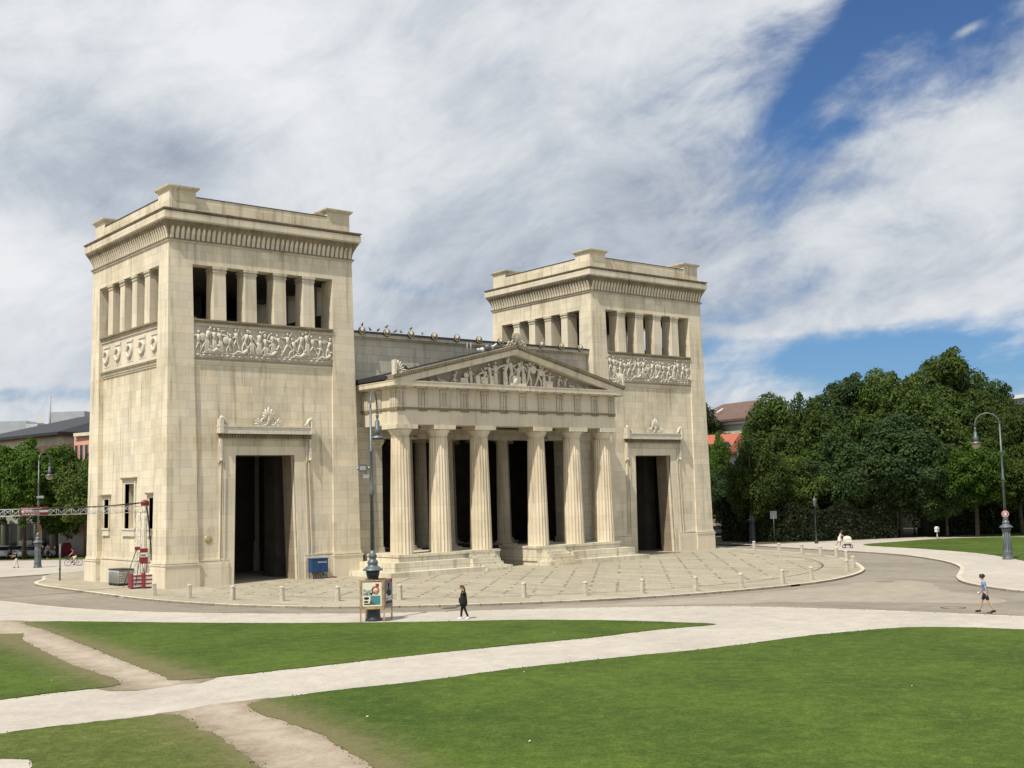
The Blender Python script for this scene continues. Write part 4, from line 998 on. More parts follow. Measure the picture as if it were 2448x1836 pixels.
def col_mat(n, c): MT[n] = simple(n, c, .7, 0, .04, 3, bmp=0); return n
for n_, c_ in (('p_cream', (.70, .68, .55)), ('p_teal', (.06, .22, .24)), ('p_black', (.012, .02, .02)), ('p_red', (.50, .01, .02)), ('p_face', (.55, .34, .22)), ('p_brown', (.13, .05, .02)), ('p_grey', (.20, .19, .20)), ('p_dark', (.022, .018, .03)), ('p_white', (.72, .72, .68))): col_mat(n_, c_)
m = MB(); m.box(.11, l1-.11, -.032, -.021, .76, 1.94, M1)
for k in range(22):
    z = .79+k*.0535; m.lathe([(.022, 0), (.022, .008)], 8, M1 @ Vector((.105, -.024, z)), M=Matrix.Rotation(pi/2, 3, 'X')); m.lathe([(.022, 0), (.022, .008)], 8, M1 @ Vector((l1-.105, -.024, z)), M=Matrix.Rotation(pi/2, 3, 'X'))
po = m.build('poster', 'p_cream', PS); po['label'] = 'stamp-shaped cream poster with a boy, teal bag and white lettering'
def pl(parent, M_, mat, x0, x1, z0, z1, d=-.036, nm='print'):
    m = MB(); m.box(x0, x1, d, -.030, z0, z1, M_); m.build(nm, mat, parent)
pl(po, M1, 'p_teal', .50, l1-.17, .84, 1.28, -.036, 'teal_bag'); pl(po, M1, 'p_black', .15, .60, 1.305, 1.43, -.036, 'text_bar'); pl(po, M1, 'p_red', .76, .93, 1.72, 1.87, -.036, 'red_logo')
m = MB()
for cx, cz, rx, rz in ((.30, 1.16, .13, .07), (.28, .99, .12, .05)): m.lathe([(rx, 0), (rx, .006)], 18, M1 @ Vector((cx, -.032, cz)), M=Matrix.Diagonal((1, 1, rz/rx)) @ Matrix.Rotation(pi/2, 3, 'X'))
m.box(.17, .75, -.036, -.030, .84, .90, M1); m.build('drawn_shoes', 'p_black', po)
m = MB(); m.add([M1 @ Vector(v) for v in ((.45, -.038, .9), (.60, -.038, .88), (.62, -.038, .98), (.50, -.038, 1.08))], [(0, 1, 2, 3)]); m.build('drawn_hand', 'p_brown', po)
RX = Matrix.Rotation(pi/2, 3, 'X')
m = MB(); m.lathe([(.20, 0), (.20, .005)], 20, M1 @ Vector((.745, -.032, 1.55)), M=RX); m.build('hair', 'p_brown', po)
m = MB(); m.lathe([(.15, 0), (.15, .005)], 20, M1 @ Vector((.77, -.038, 1.51)), M=RX); m.lathe([(.09, 0), (.07, .005)], 16, M1 @ Vector((.79, -.038, 1.41)), M=RX); m.build('face', 'p_face', po)
def wr(parent, M_, txt, size, x, z, mat, d=-.042, bold=.006, nm='lettering'):
    m = MB(); text_mb(m, txt, size, M_ @ Matrix.Translation((x, d, z)) @ Matrix.Rotation(pi/2, 4, 'X'), .003, bold); m.build(nm, mat, parent)
wr(po, M1, 'Post', .21, .15, 1.46, 'p_grey', -.042, .003); wr(po, M1, 'Für Sie.', .115, .17, 1.335, 'p_white', -.042, .002)
m = MB(); m.box(.04, l2-.03, -.06, -.052, .70, 2.03, M2); p2 = m.build('poster', 'p_grey', PS); p2['label'] = 'grey poster with a standing figure and the word Post'
m = MB(); m.box(l2*.22, l2*.74, -.066, -.058, 1.05, 1.52, M2); m.lathe([(.09, 0), (.10, .006)], 16, M2 @ Vector((l2*.48, -.064, 1.78)), M=M2.to_3x3() @ RX); m.box(l2*.42, l2*.54, -.066, -.058, 1.5, 1.72, M2); m.box(.08, l2-.1, -.066, -.058, .86, .95, M2); m.build('standing_figure', 'p_dark', p2)
m = MB(); m.box(l2-.26, l2-.05, -.068, -.058, 1.86, 2.02, M2); m.build('red_logo', 'p_red', p2)
wr(p2, M2, 'Post', .44, .06, 1.02, 'p_white', -.075, .014)

# ================================================================= truss gantry over the road
mp = Vector((-.58, 3.3, 0)); A_ = atan2(.06, -1)
GT = empty('truss_gantry', mp, 0, 'red and white lattice mast and truss beam carrying cables across the left road', 'gantry')
def lattice(m, a, b, w, side, upv, step, r=.02, rd=.012):
    a, b = Vector(a), Vector(b); d = (b-a); ln = d.length; d.normalize(); side = Vector(side).normalized(); upv = Vector(upv).normalized()
    cs = [side*w/2*i+upv*w/2*j for i, j in ((-1, -1), (1, -1), (1, 1), (-1, 1))]
    for c_ in cs: m.tube([a+c_, b+c_], r, 6)
    n = max(1, int(ln/step))
    for k in range(n):
        p0, p1 = a+d*(ln*k/n), a+d*(ln*(k+1)/n)
        for i in range(4):
            c0, c1 = cs[i], cs[(i+1) % 4]
            m.tube([p0+c0, p1+c1] if k % 2 else [p0+c1, p1+c0], rd, 5); m.tube([p0+c0, p0+c1], rd, 5)
bd_ = Vector((-1, .06, 0)).normalized(); bs_ = Vector((.06, 1, 0)).normalized()
m = MB(); lattice(m, (0, 0, 0.2), (0, 0, 5.5), .42, (1, 0, 0), (0, 1, 0), .42, .024, .013); m.build('mast', 'alu', GT)
m = MB(); m.tube([(.42, -.1, .3), (.42, -.1, 6.0)], .035, 8); m.tube([(.62, 0, .3), (.55, 0, 5.9)], .03, 8); m.build('mast_pole', 'galv', GT)
m = MB(); lattice(m, (.35, 0, 5.72), bd_*17+Vector((0, 0, 5.72)), .46, bs_, (0, 0, 1), .50, .026, .016); bm_ = m.build('beam', 'alu', GT)
m = MB(); m.ell((.45, 0, 6.18), (.32, .22, .22), 12, 8); m.box(.2, .7, -.15, .15, 5.95, 6.15); m.build('cable_roller', 'red', GT)
m = MB()
for o_ in (0, .06): m.tube([(.4, o_, 6.2), (-.6, o_, 6.08+o_), (-2.2, o_, 6.02), (-3.6, o_, 5.99), (-4.2, o_, 5.94+o_), (-6.5, o_, 5.97), (-7.6, o_, 5.9)], .04, 6)
m.tube([(.62, .1, 6.1), (.9, .2, 4), (1.1, .3, 1.9), (.95, .2, .3)], .05, 6); m.build('cable', 'cable', GT)
m = MB(); m.tube([(-.2, -.2, 2.95), (-1.35, -.5, .2)], .03, 6); m.tube([(0, -.2, 2.3), (-.6, -.9, .2)], .03, 6); m.tube([(.3, .2, 2.0), (.8, .6, .2)], .03, 6); m.build('stay', 'irond', GT)
for i, (cx, cy, sx) in enumerate(((-.40, -.35, .36), (.42, -.75, .42))):
    m = MB(); m.box(cx-sx, cx+sx, cy-.30, cy+.30, .12, 1.05); cw = m.build('counterweight', 'white', GT)
    m = MB()
    for z in (.30, .58, .86): m.box(cx-sx-.02, cx+sx+.02, cy-.32, cy+.32, z, z+.10)
    m.box(cx-sx-.05, cx-sx+.07, cy-.34, cy+.34, .05, 1.10); m.build('red_stripe', 'red', cw)
    m = MB(); m.box(cx-sx+.1, cx-sx+.3, cy-.3, cy+.3, 0, .12); m.box(cx+sx-.3, cx+sx-.1, cy-.3, cy+.3, 0, .12); m.build('foot', 'pallet', cw)
m = MB(); m.box(-.02, .56, -.30, -.25, 1.75, 2.85); s_ = m.build('mast_sign', 'red', GT)
m = MB(); m.box(.0, .54, -.32, -.29, 2.22, 2.55); m.build('white_field', 'white', s_); wr(s_, Matrix.Identity(4), 'KIBER', .15, .02, 2.31, 'red', -.33, .004)
m = MB(); m.box(-.42, -.02, -.30, -.26, 2.75, 3.0); m.build('mast_plate', 'red', GT)
# sign on the beam
Mb = Matrix.Translation(Vector((-8.38, .50, 0))+Vector((0, -.32, 0))) @ Matrix.Rotation(-.06, 4, 'Z')
m = MB(); m.box(0, 1.86, -.03, .03, 5.50, 6.08, Mb); s_ = m.build('beam_sign', 'red', GT)
m = MB(); m.box(.1, 1.84, -.045, -.028, 5.70, 5.86, Mb); m.build('white_field', 'white', s_)
wr(s_, Mb, 'Kabelbrücken bis 40 m', .165, .07, 5.91, 'p_white', -.045, .002); wr(s_, Mb, 'Montage und Verleih', .12, .25, 5.735, 'red', -.055, .002); wr(s_, Mb, 'Strom für jedes Fest', .14, .14, 5.55, 'p_white', -.045, .002)
# ================================================================= small things on the plaza
c = Vector((.15, 8.0, 0)); c = gp(320, 1400); c = Vector((-.22, 7.6, 0))
IB = empty('tank_container', c, 0, 'grey caged water tank with dark lid on a black pallet against the left tower', 'tank')
m = MB(); m.box(-.55, .55, -1.0, 1.0, .18, 1.18); m.build('tank_body', 'galv', IB)
m = MB()
for k in range(11):
    y = -1.0+k*.2; m.tube([(-.57, y, .2), (-.57, y, 1.18)], .014, 5)
for k in range(6):
    m.tube([(-.57, -1.02, .25+k*.18), (-.57, 1.02, .25+k*.18)], .014, 5); m.tube([(-.57, -1.02, .25+k*.18), (.57, -1.02, .25+k*.18)], .014, 5)
for k in range(6): m.tube([(-.55+k*.22, -1.02, .2), (-.55+k*.22, -1.02, 1.18)], .014, 5)
m.build('cage', 'galv', IB); m = MB(); m.box(-.60, .60, -1.06, 1.06, 1.18, 1.24); m.build('lid', 'pallet', IB)
m = MB()
for y in (-.9, 0, .7): m.box(-.58, .58, y, y+.25, 0, .10)
m.box(-.58, .58, -1.03, 1.03, .10, .18); m.build('pallet', 'pallet', IB)
CB = empty('electrical_cabinet', (12.25, -.35, 0), 0, 'dark blue distribution cabinet on thin legs with cables before the left tower', 'cabinet')
m = MB(); m.box(-.68, .68, -.35, .30, .48, 1.50); m.build('cabinet_body', 'blue', CB)
m = MB(); m.box(-.72, .72, -.39, .34, 1.50, 1.56); m.build('lid', 'blue', CB)
m = MB(); m.box(-.62, -.02, -.365, -.35, .54, 1.44); m.box(.02, .62, -.365, -.35, .54, 1.44); m.build('door', 'blue', CB)
wr(CB, Matrix.Identity(4), 'Baustrom', .15, -.22, 1.22, 'p_white', -.375, .002); wr(CB, Matrix.Identity(4), 'E', .18, .44, 1.2, 'p_white', -.375, .004)
for x in (-.6, .6):
    for y in (-.3, .25):
        m = MB(); m.tube([(x, y, 0), (x, y, .5)], .03, 6); m.build('leg', 'irond', CB)
m = MB()
for k in range(9):
    x = -.6+k*.14; m.tube([(x, -.1, .5), (x+.05, -.15, .3), (x+.2*sin(k*2.1), -.4, .06), (x+.5*sin(k*1.3), -.55, .03)], .025, 5)
m.build('cable', 'cable', CB); m = MB(); m.tube([(.7, -.5, .05), (.95, -.6, .1), (1.1, -.5, .05), (1.3, -.6, .06)], .05, 6); m.build('red_plug', 'red', CB)
def pole_thing(name, u, v, h, r, mat, label, cat):
    q = gp(u, v); m = MB(); m.lathe([(r, 0), (r*.8, h)], 10); o = m.build(name, mat, None, tuple(q)); return tag(o, label, cat)
q = pole_thing('post', 143, 1388, 3.0, .07, 'iron', 'plain grey steel post at the left kerb of the plaza', 'post')
m = MB(); m.lathe([(.09, .9), (.09, 1.0)], 10); m.build('collar', 'irond', q)
q = pole_thing('signpost', 1852, 1298, 3.3, .035, 'iron', 'back of a grey rectangular sign on a thin post before the dark hedge', 'sign')
m = MB(); Mr = Matrix.Rotation(lat(1852), 4, 'Z'); m.box(-.36, .36, .03, .06, 2.65, 3.5, Mr); m.build('sign_plate', 'iron', q)
def bin_(u, v, lab):
    q = gp(u, v); m = MB(); m.lathe([(.28, 0), (.30, .9), (.33, .92), (.33, .98)], 12); o = m.build('waste_bin', 'irond', None, tuple(q)); tag(o, lab, 'bin', 'dark waste bins by the hedge')
    m = MB(); m.lathe([(.30, 1.04), (.12, 1.14)], 12); m.tube([(.25, 0, .95), (.25, 0, 1.06)], .02, 5); m.tube([(-.25, 0, .95), (-.25, 0, 1.06)], .02, 5); m.build('hood', 'iron', o)
bin_(2200, 1280, 'waste bin just right of the lantern post'); bin_(2147, 1283, 'waste bin left of the hedge gap')
q = gp(2241, 1288); m = MB(); m.lathe([(.06, 0), (.05, .75)], 8); o = m.build('collection_box', 'p_white', None, tuple(q)); tag(o, 'small white and black box on a post at the far lawn edge', 'box')
m = MB(); m.box(-.22, .22, -.14, .14, .75, .98); m.box(-.24, .24, -.15, .15, 1.02, 1.22); m.prism([(-.26, 1.22), (.26, 1.22), (0, 1.34)], -.16, .16); m.build('box_body', 'p_white', o)
m = MB(); m.box(-.21, .21, -.13, .13, .98, 1.02); m.box(-.1, .1, -.155, -.13, .84, .92); m.build('slot', 'p_black', o)
# loudspeakers, floodlight and rods on the pediment
def roofthing(x, y): return ZA-SL*abs(x-XC)
FL = empty('floodlight', (26.2, -3.9, roofthing(26.2, 0)), 0, 'round grey floodlight with white arms on the left slope of the pediment', 'floodlight')
m = MB(); m.lathe([(.05, .0), (.30, .05), (.31, .25), (.12, .35)], 16, (.45, 0, .45), M=Matrix.Rotation(pi/2, 3, 'X')); m.build('lamp_head', 'iron', FL)
m = MB(); m.ell((-.05, 0, .28), (.20, .16, .18), 10, 7); m.ell((-.45, 0, .25), (.17, .12, .10), 10, 6); m.tube([(-.45, 0, .25), (.3, 0, .3)], .06, 6); m.tube([(0, 0, -.1), (0, 0, .3)], .04, 6); m.tube([(.7, 0, .55), (1.15, 0, .62), (1.5, 0, .85)], .07, 7); m.tube([(.7, 0, .42), (1.2, 0, .48)], .05, 6); m.build('bracket', 'bwhite', FL)
AN = empty('antenna_pair', (24.75, -3.9, roofthing(24.75, 0)), 0, 'pair of thin pale rods rising from the pediment slope', 'antenna')
for x in (-.2, .2):
    m = MB(); m.tube([(x, 0, -.1), (x, 0, 1.15)], .025, 6); m.build('rod', 'galv', AN)
# pigeons on the roof edges
pg = empty('pigeon', (0, 0, 0), 0, '', 'pigeon')
m = MB(); m.ell((0, 0, .11), (.15, .07, .08), 8, 6, Matrix.Rotation(-.4, 3, 'Y')); m.ell((.12, 0, .21), .04, 6, 5); m.add([(-.1, -.03, .08), (-.28, -.02, .03), (-.28, .02, .03), (-.1, .03, .08)], [(0, 1, 2, 3)])
m.tube([(.0, -.02, .05), (0, -.02, 0)], .008, 4); m.tube([(.0, .02, .05), (0, .02, 0)], .008, 4); m.build('body', 'iron', pg)
PGS = [(17.35, 20.24), (19.75, 20.24), (22.2, 20.24), (18.1, 19.9), (20.6, 19.9), (21.2, 19.9), (23.4, 19.9), (18.9, 19.9)]
PGL = ['pigeon perched on the first round antefix beside the left tower', 'pigeon perched on the second round antefix', 'pigeon perched on the third round antefix', 'pigeon on the eave right after the first antefix', 'pigeon on the eave right after the second antefix', 'pigeon on the eave halfway between second and third antefix', 'pigeon on the eave right of the third antefix', 'pigeon on the eave just left of the second antefix']
for i, (x, z) in enumerate(PGS):
    o = pg if i == 0 else copy_tree(pg); o.location = (x, .85, z); o.rotation_euler.z = rg.uniform(0, 6); o.scale = (1.15,)*3; tag(o, PGL[i], 'pigeon', 'pigeons on the hall eave')
# ================================================================= people
def skin_obj(name, chains, mat, parent=None, loc=None, rz=0, sub=1, root=0):
    """chains: list of [(point, radius), ...]; a chain may start with an int index into the shared vertex list"""
    vs, rs, es = [], [], []
    for ch in chains:
        prev = None
        for e in ch:
            if isinstance(e, int): prev = e; continue
            vs.append(Vector(e[0])); rs.append(e[1]); i = len(vs)-1
            if prev is not None: es.append((prev, i))
            prev = i
    me = bpy.data.meshes.new(name); me.from_pydata(vs, es, []); me.materials.append(MT[mat])
    o = bpy.data.objects.new(name, me); COL.objects.link(o)
    sk = o.modifiers.new('skin', 'SKIN'); sk.use_smooth_shade = True
    if not me.skin_vertices: 
        bm = bmesh.new(); bm.from_mesh(me); bm.verts.layers.skin.verify(); bm.to_mesh(me); bm.free()
    for i, r in enumerate(rs):
        d = me.skin_vertices[0].data[i]; d.radius = (r, r) if not isinstance(r, tuple) else r; d.use_root = (i == root)
    sb = o.modifiers.new('sub', 'SUBSURF'); sb.levels = sub; sb.render_levels = sub
    # bake to a plain mesh so the figure is one continuous surface with clean data
    dg = bpy.context.evaluated_depsgraph_get(); m2 = bpy.data.meshes.new_from_object(o.evaluated_get(dg))
    o.modifiers.clear(); o.data = m2
    for p in m2.polygons: p.use_smooth = True
    if not m2.materials: m2.materials.append(MT[mat])
    if parent is not None: o.parent = parent
    if loc is not None: o.location = loc
    o.rotation_euler.z = rz
    return o
def person(loc, rz, label, h=1.75, legs=((.35, .25), (-.30, -.45)), arms=((-.35, .1), (.4, .3)), lean=.03, shirt='black', sleeve=1, pants='black', plen=2, skirt=False, hair='hairk', long_hair=False, shoe='white', hipz=None, group=None):
    """faces local +x. legs: (thigh, shin) angles from straight down, forward positive; arms: (upper, fore)"""
    s = h/1.75
    def V(x, y, z): return (x*s, y*s, z*s)
    def down(p, a, l, y=0): return (p[0]+sin(a)*l, p[1]+y, p[2]-cos(a)*l)
    lows = []
    for (a, b) in legs: lows.append(.44*cos(a)+.42*cos(b)+.07)
    hz = max(lows) if hipz is None else hipz
    hip = (0, 0, hz+.04); wst = (lean*.3, 0, hz+.20); chs = (lean*.9, 0, hz+.42); nk = (lean*1.3+.01, 0, hz+.56); hb = (lean*1.5+.02, 0, hz+.63); hm = (lean*1.6+.03, 0, hz+.71); ht = (lean*1.6+.015, 0, hz+.79)
    ch = [[(V(*hip), (.14*s, .115*s)), (V(*wst), (.125*s, .10*s)), (V(*chs), (.155*s, .11*s)), (V(*nk), .055*s), (V(*hb), .06*s), (V(*hm), (.082*s, .098*s)), (V(*ht), (.070*s, .080*s))]]
    LJ, AJ = [], []
    n = 7
    for sd, (a, b) in zip((-1, 1), legs):
        h0 = (0, sd*.09, hz); kn = down(h0, a, .44); an = down(kn, b, .42); toe = (an[0]+.15*cos(min(b, .3)), an[1], an[2]-.055+(.0 if b > -.2 else -.02)); LJ.append((h0, kn, an, toe))
        ch.append([0, (V(*h0), .088*s), (V(*[(h0[i]*.5+kn[i]*.5) for i in range(3)]), .076*s), (V(*kn), .058*s), (V(kn[0]*.6+an[0]*.4-.01, kn[1], kn[2]*.6+an[2]*.4), .056*s), (V(*an), .038*s), (V(*toe), .033*s)]); n += 6
    for sd, (a, b) in zip((-1, 1), arms):
        s0 = (chs[0], sd*.19, hz+.50); el = down(s0, a, .28, sd*.03); wr_ = down(el, b, .25, 0); hd = down(wr_, b, .06, 0); AJ.append((s0, el, wr_, hd))
        ch.append([2, (V(*s0), .052*s), (V(*el), .042*s), (V(*wr_), .028*s), (V(*hd), (.032*s, .018*s))]); hi = n+3; n += 4
        for k in range(4):
            yo = (k-1.5)*.018; l = (.062, .075, .078, .065)[k]; f1 = down(hd, b+.15, l*.55, 0); f2 = down(f1, b+.5, l*.5, 0)
            ch.append([hi, (V(f1[0]+yo*.6, f1[1]+yo*.4, f1[2]), .0095*s), (V(f2[0]+yo*.9, f2[1]+yo*.4, f2[2]), .0075*s)]); n += 2
        th = down(wr_, b+.9, .06, -sd*.02); ch.append([n-9 if False else hi, (V(*th), .010*s)]); n += 1
    body = skin_obj('person', ch, 'skin', None, loc, rz)
    tag(body, label, 'person', group)
    # nose, eyes, ears, mouth
    m = MB(); m.ell(V(hm[0]+.098, 0, hm[2]-.005), (.016*s, .013*s, .024*s), 6, 5); m.build('nose', 'skin', body)
    m = MB()
    for q in (-1, 1): m.ell(V(hm[0]+.088, q*.032, hm[2]+.022), (.010*s, .013*s, .008*s), 6, 5)
    m.ell(V(hm[0]+.086, 0, hm[2]-.05), (.010*s, .022*s, .006*s), 6, 5); m.build('eyes_and_mouth', 'hairb', body)
    m = MB()
    for q in (-1, 1): m.ell(V(hm[0], q*.085, hm[2]), (.018*s, .010*s, .030*s), 6, 5)
    m.build('ears', 'skin', body)
    m = MB(); m.ell(V(hm[0]-.02, 0, hm[2]+.045), (.105*s, .10*s, .095*s), 12, 8); m.ell(V(hm[0]+.03, 0, hm[2]+.085), (.075*s, .078*s, .045*s), 10, 6)
    if long_hair: m.tube([V(hm[0]-.05, 0, hm[2]+.05), V(hm[0]-.09, 0, hm[2]-.10), V(hm[0]-.10, 0, hm[2]-.26), V(hm[0]-.09, 0, hm[2]-.40)], [.09*s, .10*s, .095*s, .05*s], 10)
    elif hair == 'hairk':
        rr = random.Random(2)
        for k in range(16): a = rr.uniform(0, 6.28); m.ell(V(hm[0]-.02+.09*cos(a), .085*sin(a), hm[2]+rr.uniform(.02, .12)), .042*s, 6, 5)
    m.build('hair', hair, body)
    # shirt
    e = .032
    c2 = [[(V(hip[0], 0, hip[2]-.07), ((.15+e)*s, (.12+e)*s)), (V(*wst), ((.125+e)*s, (.10+e)*s)), (V(*chs), ((.155+e)*s, (.11+e)*s)), (V(nk[0], 0, nk[2]-.05), (.075+.01)*s)]]
    for (s0, el, wr_, hd) in AJ:
        if sleeve == 1: c2.append([2, (V(*s0), .072*s), (V(*[s0[i]*.35+el[i]*.65 for i in range(3)]), .068*s)])
        elif sleeve == 2: c2.append([2, (V(*s0), .072*s), (V(*el), .060*s), (V(*wr_), .045*s)])
        else: c2.append([2, (V(*s0), .058*s)])
    skin_obj('shirt', c2, shirt, body)
    if skirt:
        m = MB(); m.lathe([(r*s, z*s) for r, z in ((.13, hz+.22), (.17, hz+.05), (.21, hz-.15), (.24, hz-.28))], 16); m.build('skirt', pants, body)
    else:
        c3 = [[(V(hip[0], 0, hip[2]+.05), (.145*s, .12*s)), (V(hip[0], 0, hip[2]-.05), (.145*s, .12*s))]]
        for (h0, kn, an, toe) in LJ:
            md = [h0[i]*.5+kn[i]*.5 for i in range(3)]; kk = [h0[i]*.12+kn[i]*.88 for i in range(3)]
            c3.append([1, (V(h0[0], h0[1], h0[2]-.05), .105*s), (V(*md), .095*s), (V(*kk), (.085 if plen == 1 else .072)*s)]+([(V(*[kn[i]*.5+an[i]*.5 for i in range(3)]), .062*s), (V(*[kn[i]*.08+an[i]*.92 for i in range(3)]), .055*s)] if plen == 2 else []))
        skin_obj('trousers' if plen == 2 else 'shorts', c3, pants, body)
    for (h0, kn, an, toe) in LJ:
        m = MB(); m.tube([V(an[0]-.06, an[1], an[2]-.045), V(an[0]+.02, an[1], an[2]-.03), V(toe[0]-.02, toe[1], toe[2]+.0), V(toe[0]+.04, toe[1], toe[2]-.01)], [.042*s, .055*s, .046*s, .030*s], 8); m.build('shoe', shoe, body)
    return body, AJ, s, hz
def face_left(u): return lat(u)+pi
wm = person(gp(1109, 1480), face_left(1109)-.25, 'woman in black jacket and leggings walking on the gravel, one arm raised to her head', 1.68, ((.30, .10), (-.22, -.42)), ((-.3, .9), (-1.05, 2.5)), .03, 'black', 2, 'black', 2, False, 'hairb', True, 'white')
m = MB(); m.lathe([(.21, .66), (.235, .80), (.20, 1.05), (.19, 1.20)], 14, (0, 0, 0), M=Matrix.Diagonal((.85, 1, 1))); m.build('jacket_hem', 'black', wm[0])
m = MB(); m.box(.10, .30, -.30, -.20, .78, 1.02); bag = m.build('bag', 'black', wm[0])
mn = person(gp(2358, 1463), face_left(2358)-.15, 'boy in light blue T-shirt and dark shorts striding left, a white cup in his hand', 1.80, ((.42, .32), (-.36, -.52)), ((.25, .55), (-.40, -.15)), .05, 'lblue', 1, 'navy', 1, False, 'hairk', False, 'black')
(s0, el, wr_, hd) = mn[1][0]; s = mn[2]
m = MB(); m.lathe([(.035, 0), (.045, .11)], 12, ((hd[0]+.05)*s, hd[1]*s, (hd[2]-.05)*s)); m.build('cup', 'white', mn[0])
m = MB(); 
pass
# woman with pushchair
pw = gp(2008, 1310)
wo = person(pw, lat(2008)+.1, 'woman in pale dress with long hair leaning forward to push a pram', 1.70, ((.15, -.15), (-.45, -.6)), ((.75, 1.1), (.70, 1.1)), .14, 'wcloth', 0, 'wcloth', 1, True, 'hairb', True, 'cream')
PR = empty('pushchair', gp(2026, 1310), lat(2020)+.05, 'cream hooded pushchair with dark wheels pushed along the far gravel path', 'pushchair')
m = MB(); m.ell((.02, 0, .88), (.42, .27, .30), 14, 9); m.build('hood', 'cream', PR)
m = MB(); m.box(-.38, .42, -.24, .24, .58, .80); m.build('carrycot', 'cream', PR)
m = MB()
for y in (-.24, .24): m.tube([(-.62, y, 1.02), (-.35, y, .7), (.38, y, .16)], .018, 6); m.tube([(.35, y, .6), (-.32, y, .16)], .018, 6)
m.tube([(-.62, -.24, 1.02), (-.62, .24, 1.02)], .02, 6); m.build('frame', 'galv', PR)
m = MB(); m.box(-.3, .36, -.2, .2, .24, .40); m.build('basket', 'pallet', PR)
for x in (-.32, .38):
    for y in (-.27, .27):
        m = MB(); m.ring((x, y, .16), .13, .032, 'y', 16, 6); w_ = m.build('wheel', 'tyre', PR); m = MB(); m.ring((x, y, .16), .06, .03, 'y', 12, 5); m.build('rim', 'bwhite', w_)
# cyclist
cp_ = gp(176, 1353); cr = face_left(176)
BK = empty('bicycle', cp_, cr, 'dark city bicycle ridden to the left along the far sidewalk', 'bicycle')
for x in (-.53, .55):
    m = MB(); m.ring((x, 0, .34), .32, .022, 'y', 28, 6); w_ = m.build('wheel', 'tyre', BK)
    m = MB()
    for k in range(10): a = 2*pi*k/10; m.tube([(x, 0, .34), (x+.31*cos(a), 0, .34+.31*sin(a))], .005, 4)
    m.build('spokes', 'galv', w_)
m = MB()
for a, b in (((-.53, 0, .34), (-.15, 0, .85)), ((-.53, 0, .34), (-.05, 0, .32)), ((-.05, 0, .32), (-.18, 0, .95)), ((-.05, 0, .32), (.38, 0, .82)), ((-.15, 0, .82), (.36, 0, .9)), ((.55, 0, .34), (.36, 0, 1.02))): m.tube([a, b], .02, 6)
m.build('frame', 'irond', BK)
m = MB(); m.tube([(.33, -.28, 1.05), (.38, -.1, 1.06), (.38, .1, 1.06), (.33, .28, 1.05)], .014, 6); m.build('handlebar', 'irond', BK)
m = MB(); m.ell((-.19, 0, .97), (.14, .08, .04), 8, 5); m.build('saddle', 'pallet', BK)
m = MB(); m.box(.50, .80, -.16, .16, .72, .98); m.build('basket', 'irond', BK)
person((cp_.x-.19*cos(cr), cp_.y-.19*sin(cr), 0), cr, 'cyclist in dark red top and pale shorts riding on the far sidewalk', 1.72, ((1.15, -.25), (.55, -.35)), ((.75, .85), (.75, .85)), .22, 'rcloth', 1, 'cream', 1, False, 'hairk', False, 'black', hipz=1.00)
person(gp(39, 1357), face_left(39)+.4, 'pedestrian in dark top and white trousers bending on the left sidewalk', 1.68, ((.25, .05), (-.15, -.30)), ((.9, 1.6), (.7, 1.3)), .10, 'black', 1, 'wcloth', 2, False, 'hairk', False, 'black')
person(gp(101, 1336), lat(101)+1.4, 'person in dark clothes standing behind the foot of the left street lamp', 1.75, ((.08, .03), (-.1, -.12)), ((.1, .3), (-.1, .2)), .0, 'black', 2, 'black', 2, False, 'hairk')
person(gp(114, 1336), lat(114)+1.7, 'person in grey shirt standing to the right of the left street lamp', 1.75, ((.10, .05), (-.08, -.12)), ((.2, .5), (-.1, .2)), .0, 'grcloth', 1, 'black', 2, False, 'hairk')
jg = at(146, 1300, 172); person((jg.x, jg.y, 0), lat(146)+2.6, 'person in white top and black shorts walking in front of the pale far facade', 1.78, ((.2, .0), (-.15, -.35)), ((.2, .9), (-.3, .3)), .03, 'wcloth', 1, 'black', 1, False, 'hairb')

# ================================================================= trees
def leafcloud(rg, lobes, n, size, flat=.55):
    vs = []; fs = []
    tot = sum(l[1]**2 for l in lobes)
    for (c, r) in lobes:
        k_ = int(n*r*r/tot)
        for _ in range(k_):
            d = Vector((rg.gauss(0, 1), rg.gauss(0, 1), rg.gauss(0, 1))).normalized()
            if d.z < -.35 and rg.random() < .6: d.z = -d.z
            rad = r*(1-abs(rg.gauss(0, .16))) if rg.random() < .8 else r*rg.uniform(.4, 1.12)
            bumpy = 1+.22*noise.noise(d*2.6+c*.7)+.14*noise.noise(d*6+c)
            p = c+Vector((d.x, d.y, d.z*.82))*rad*bumpy
            nrm = (d+Vector((rg.gauss(0, flat), rg.gauss(0, flat), rg.gauss(0, flat)+.25))).normalized()
            t1 = nrm.cross(Vector((rg.random()-.5, rg.random()-.5, rg.random()-.5))).normalized(); t2 = nrm.cross(t1)
            s = size*rg.uniform(.55, 1.3); b = len(vs)
            vs += [p-t1*s*.5, p-t2*s*.32+nrm*s*.06, p+t1*s*.55, p+t2*s*.32+nrm*s*.06]; fs.append((b, b+1, b+2, b+3))
    return vs, fs
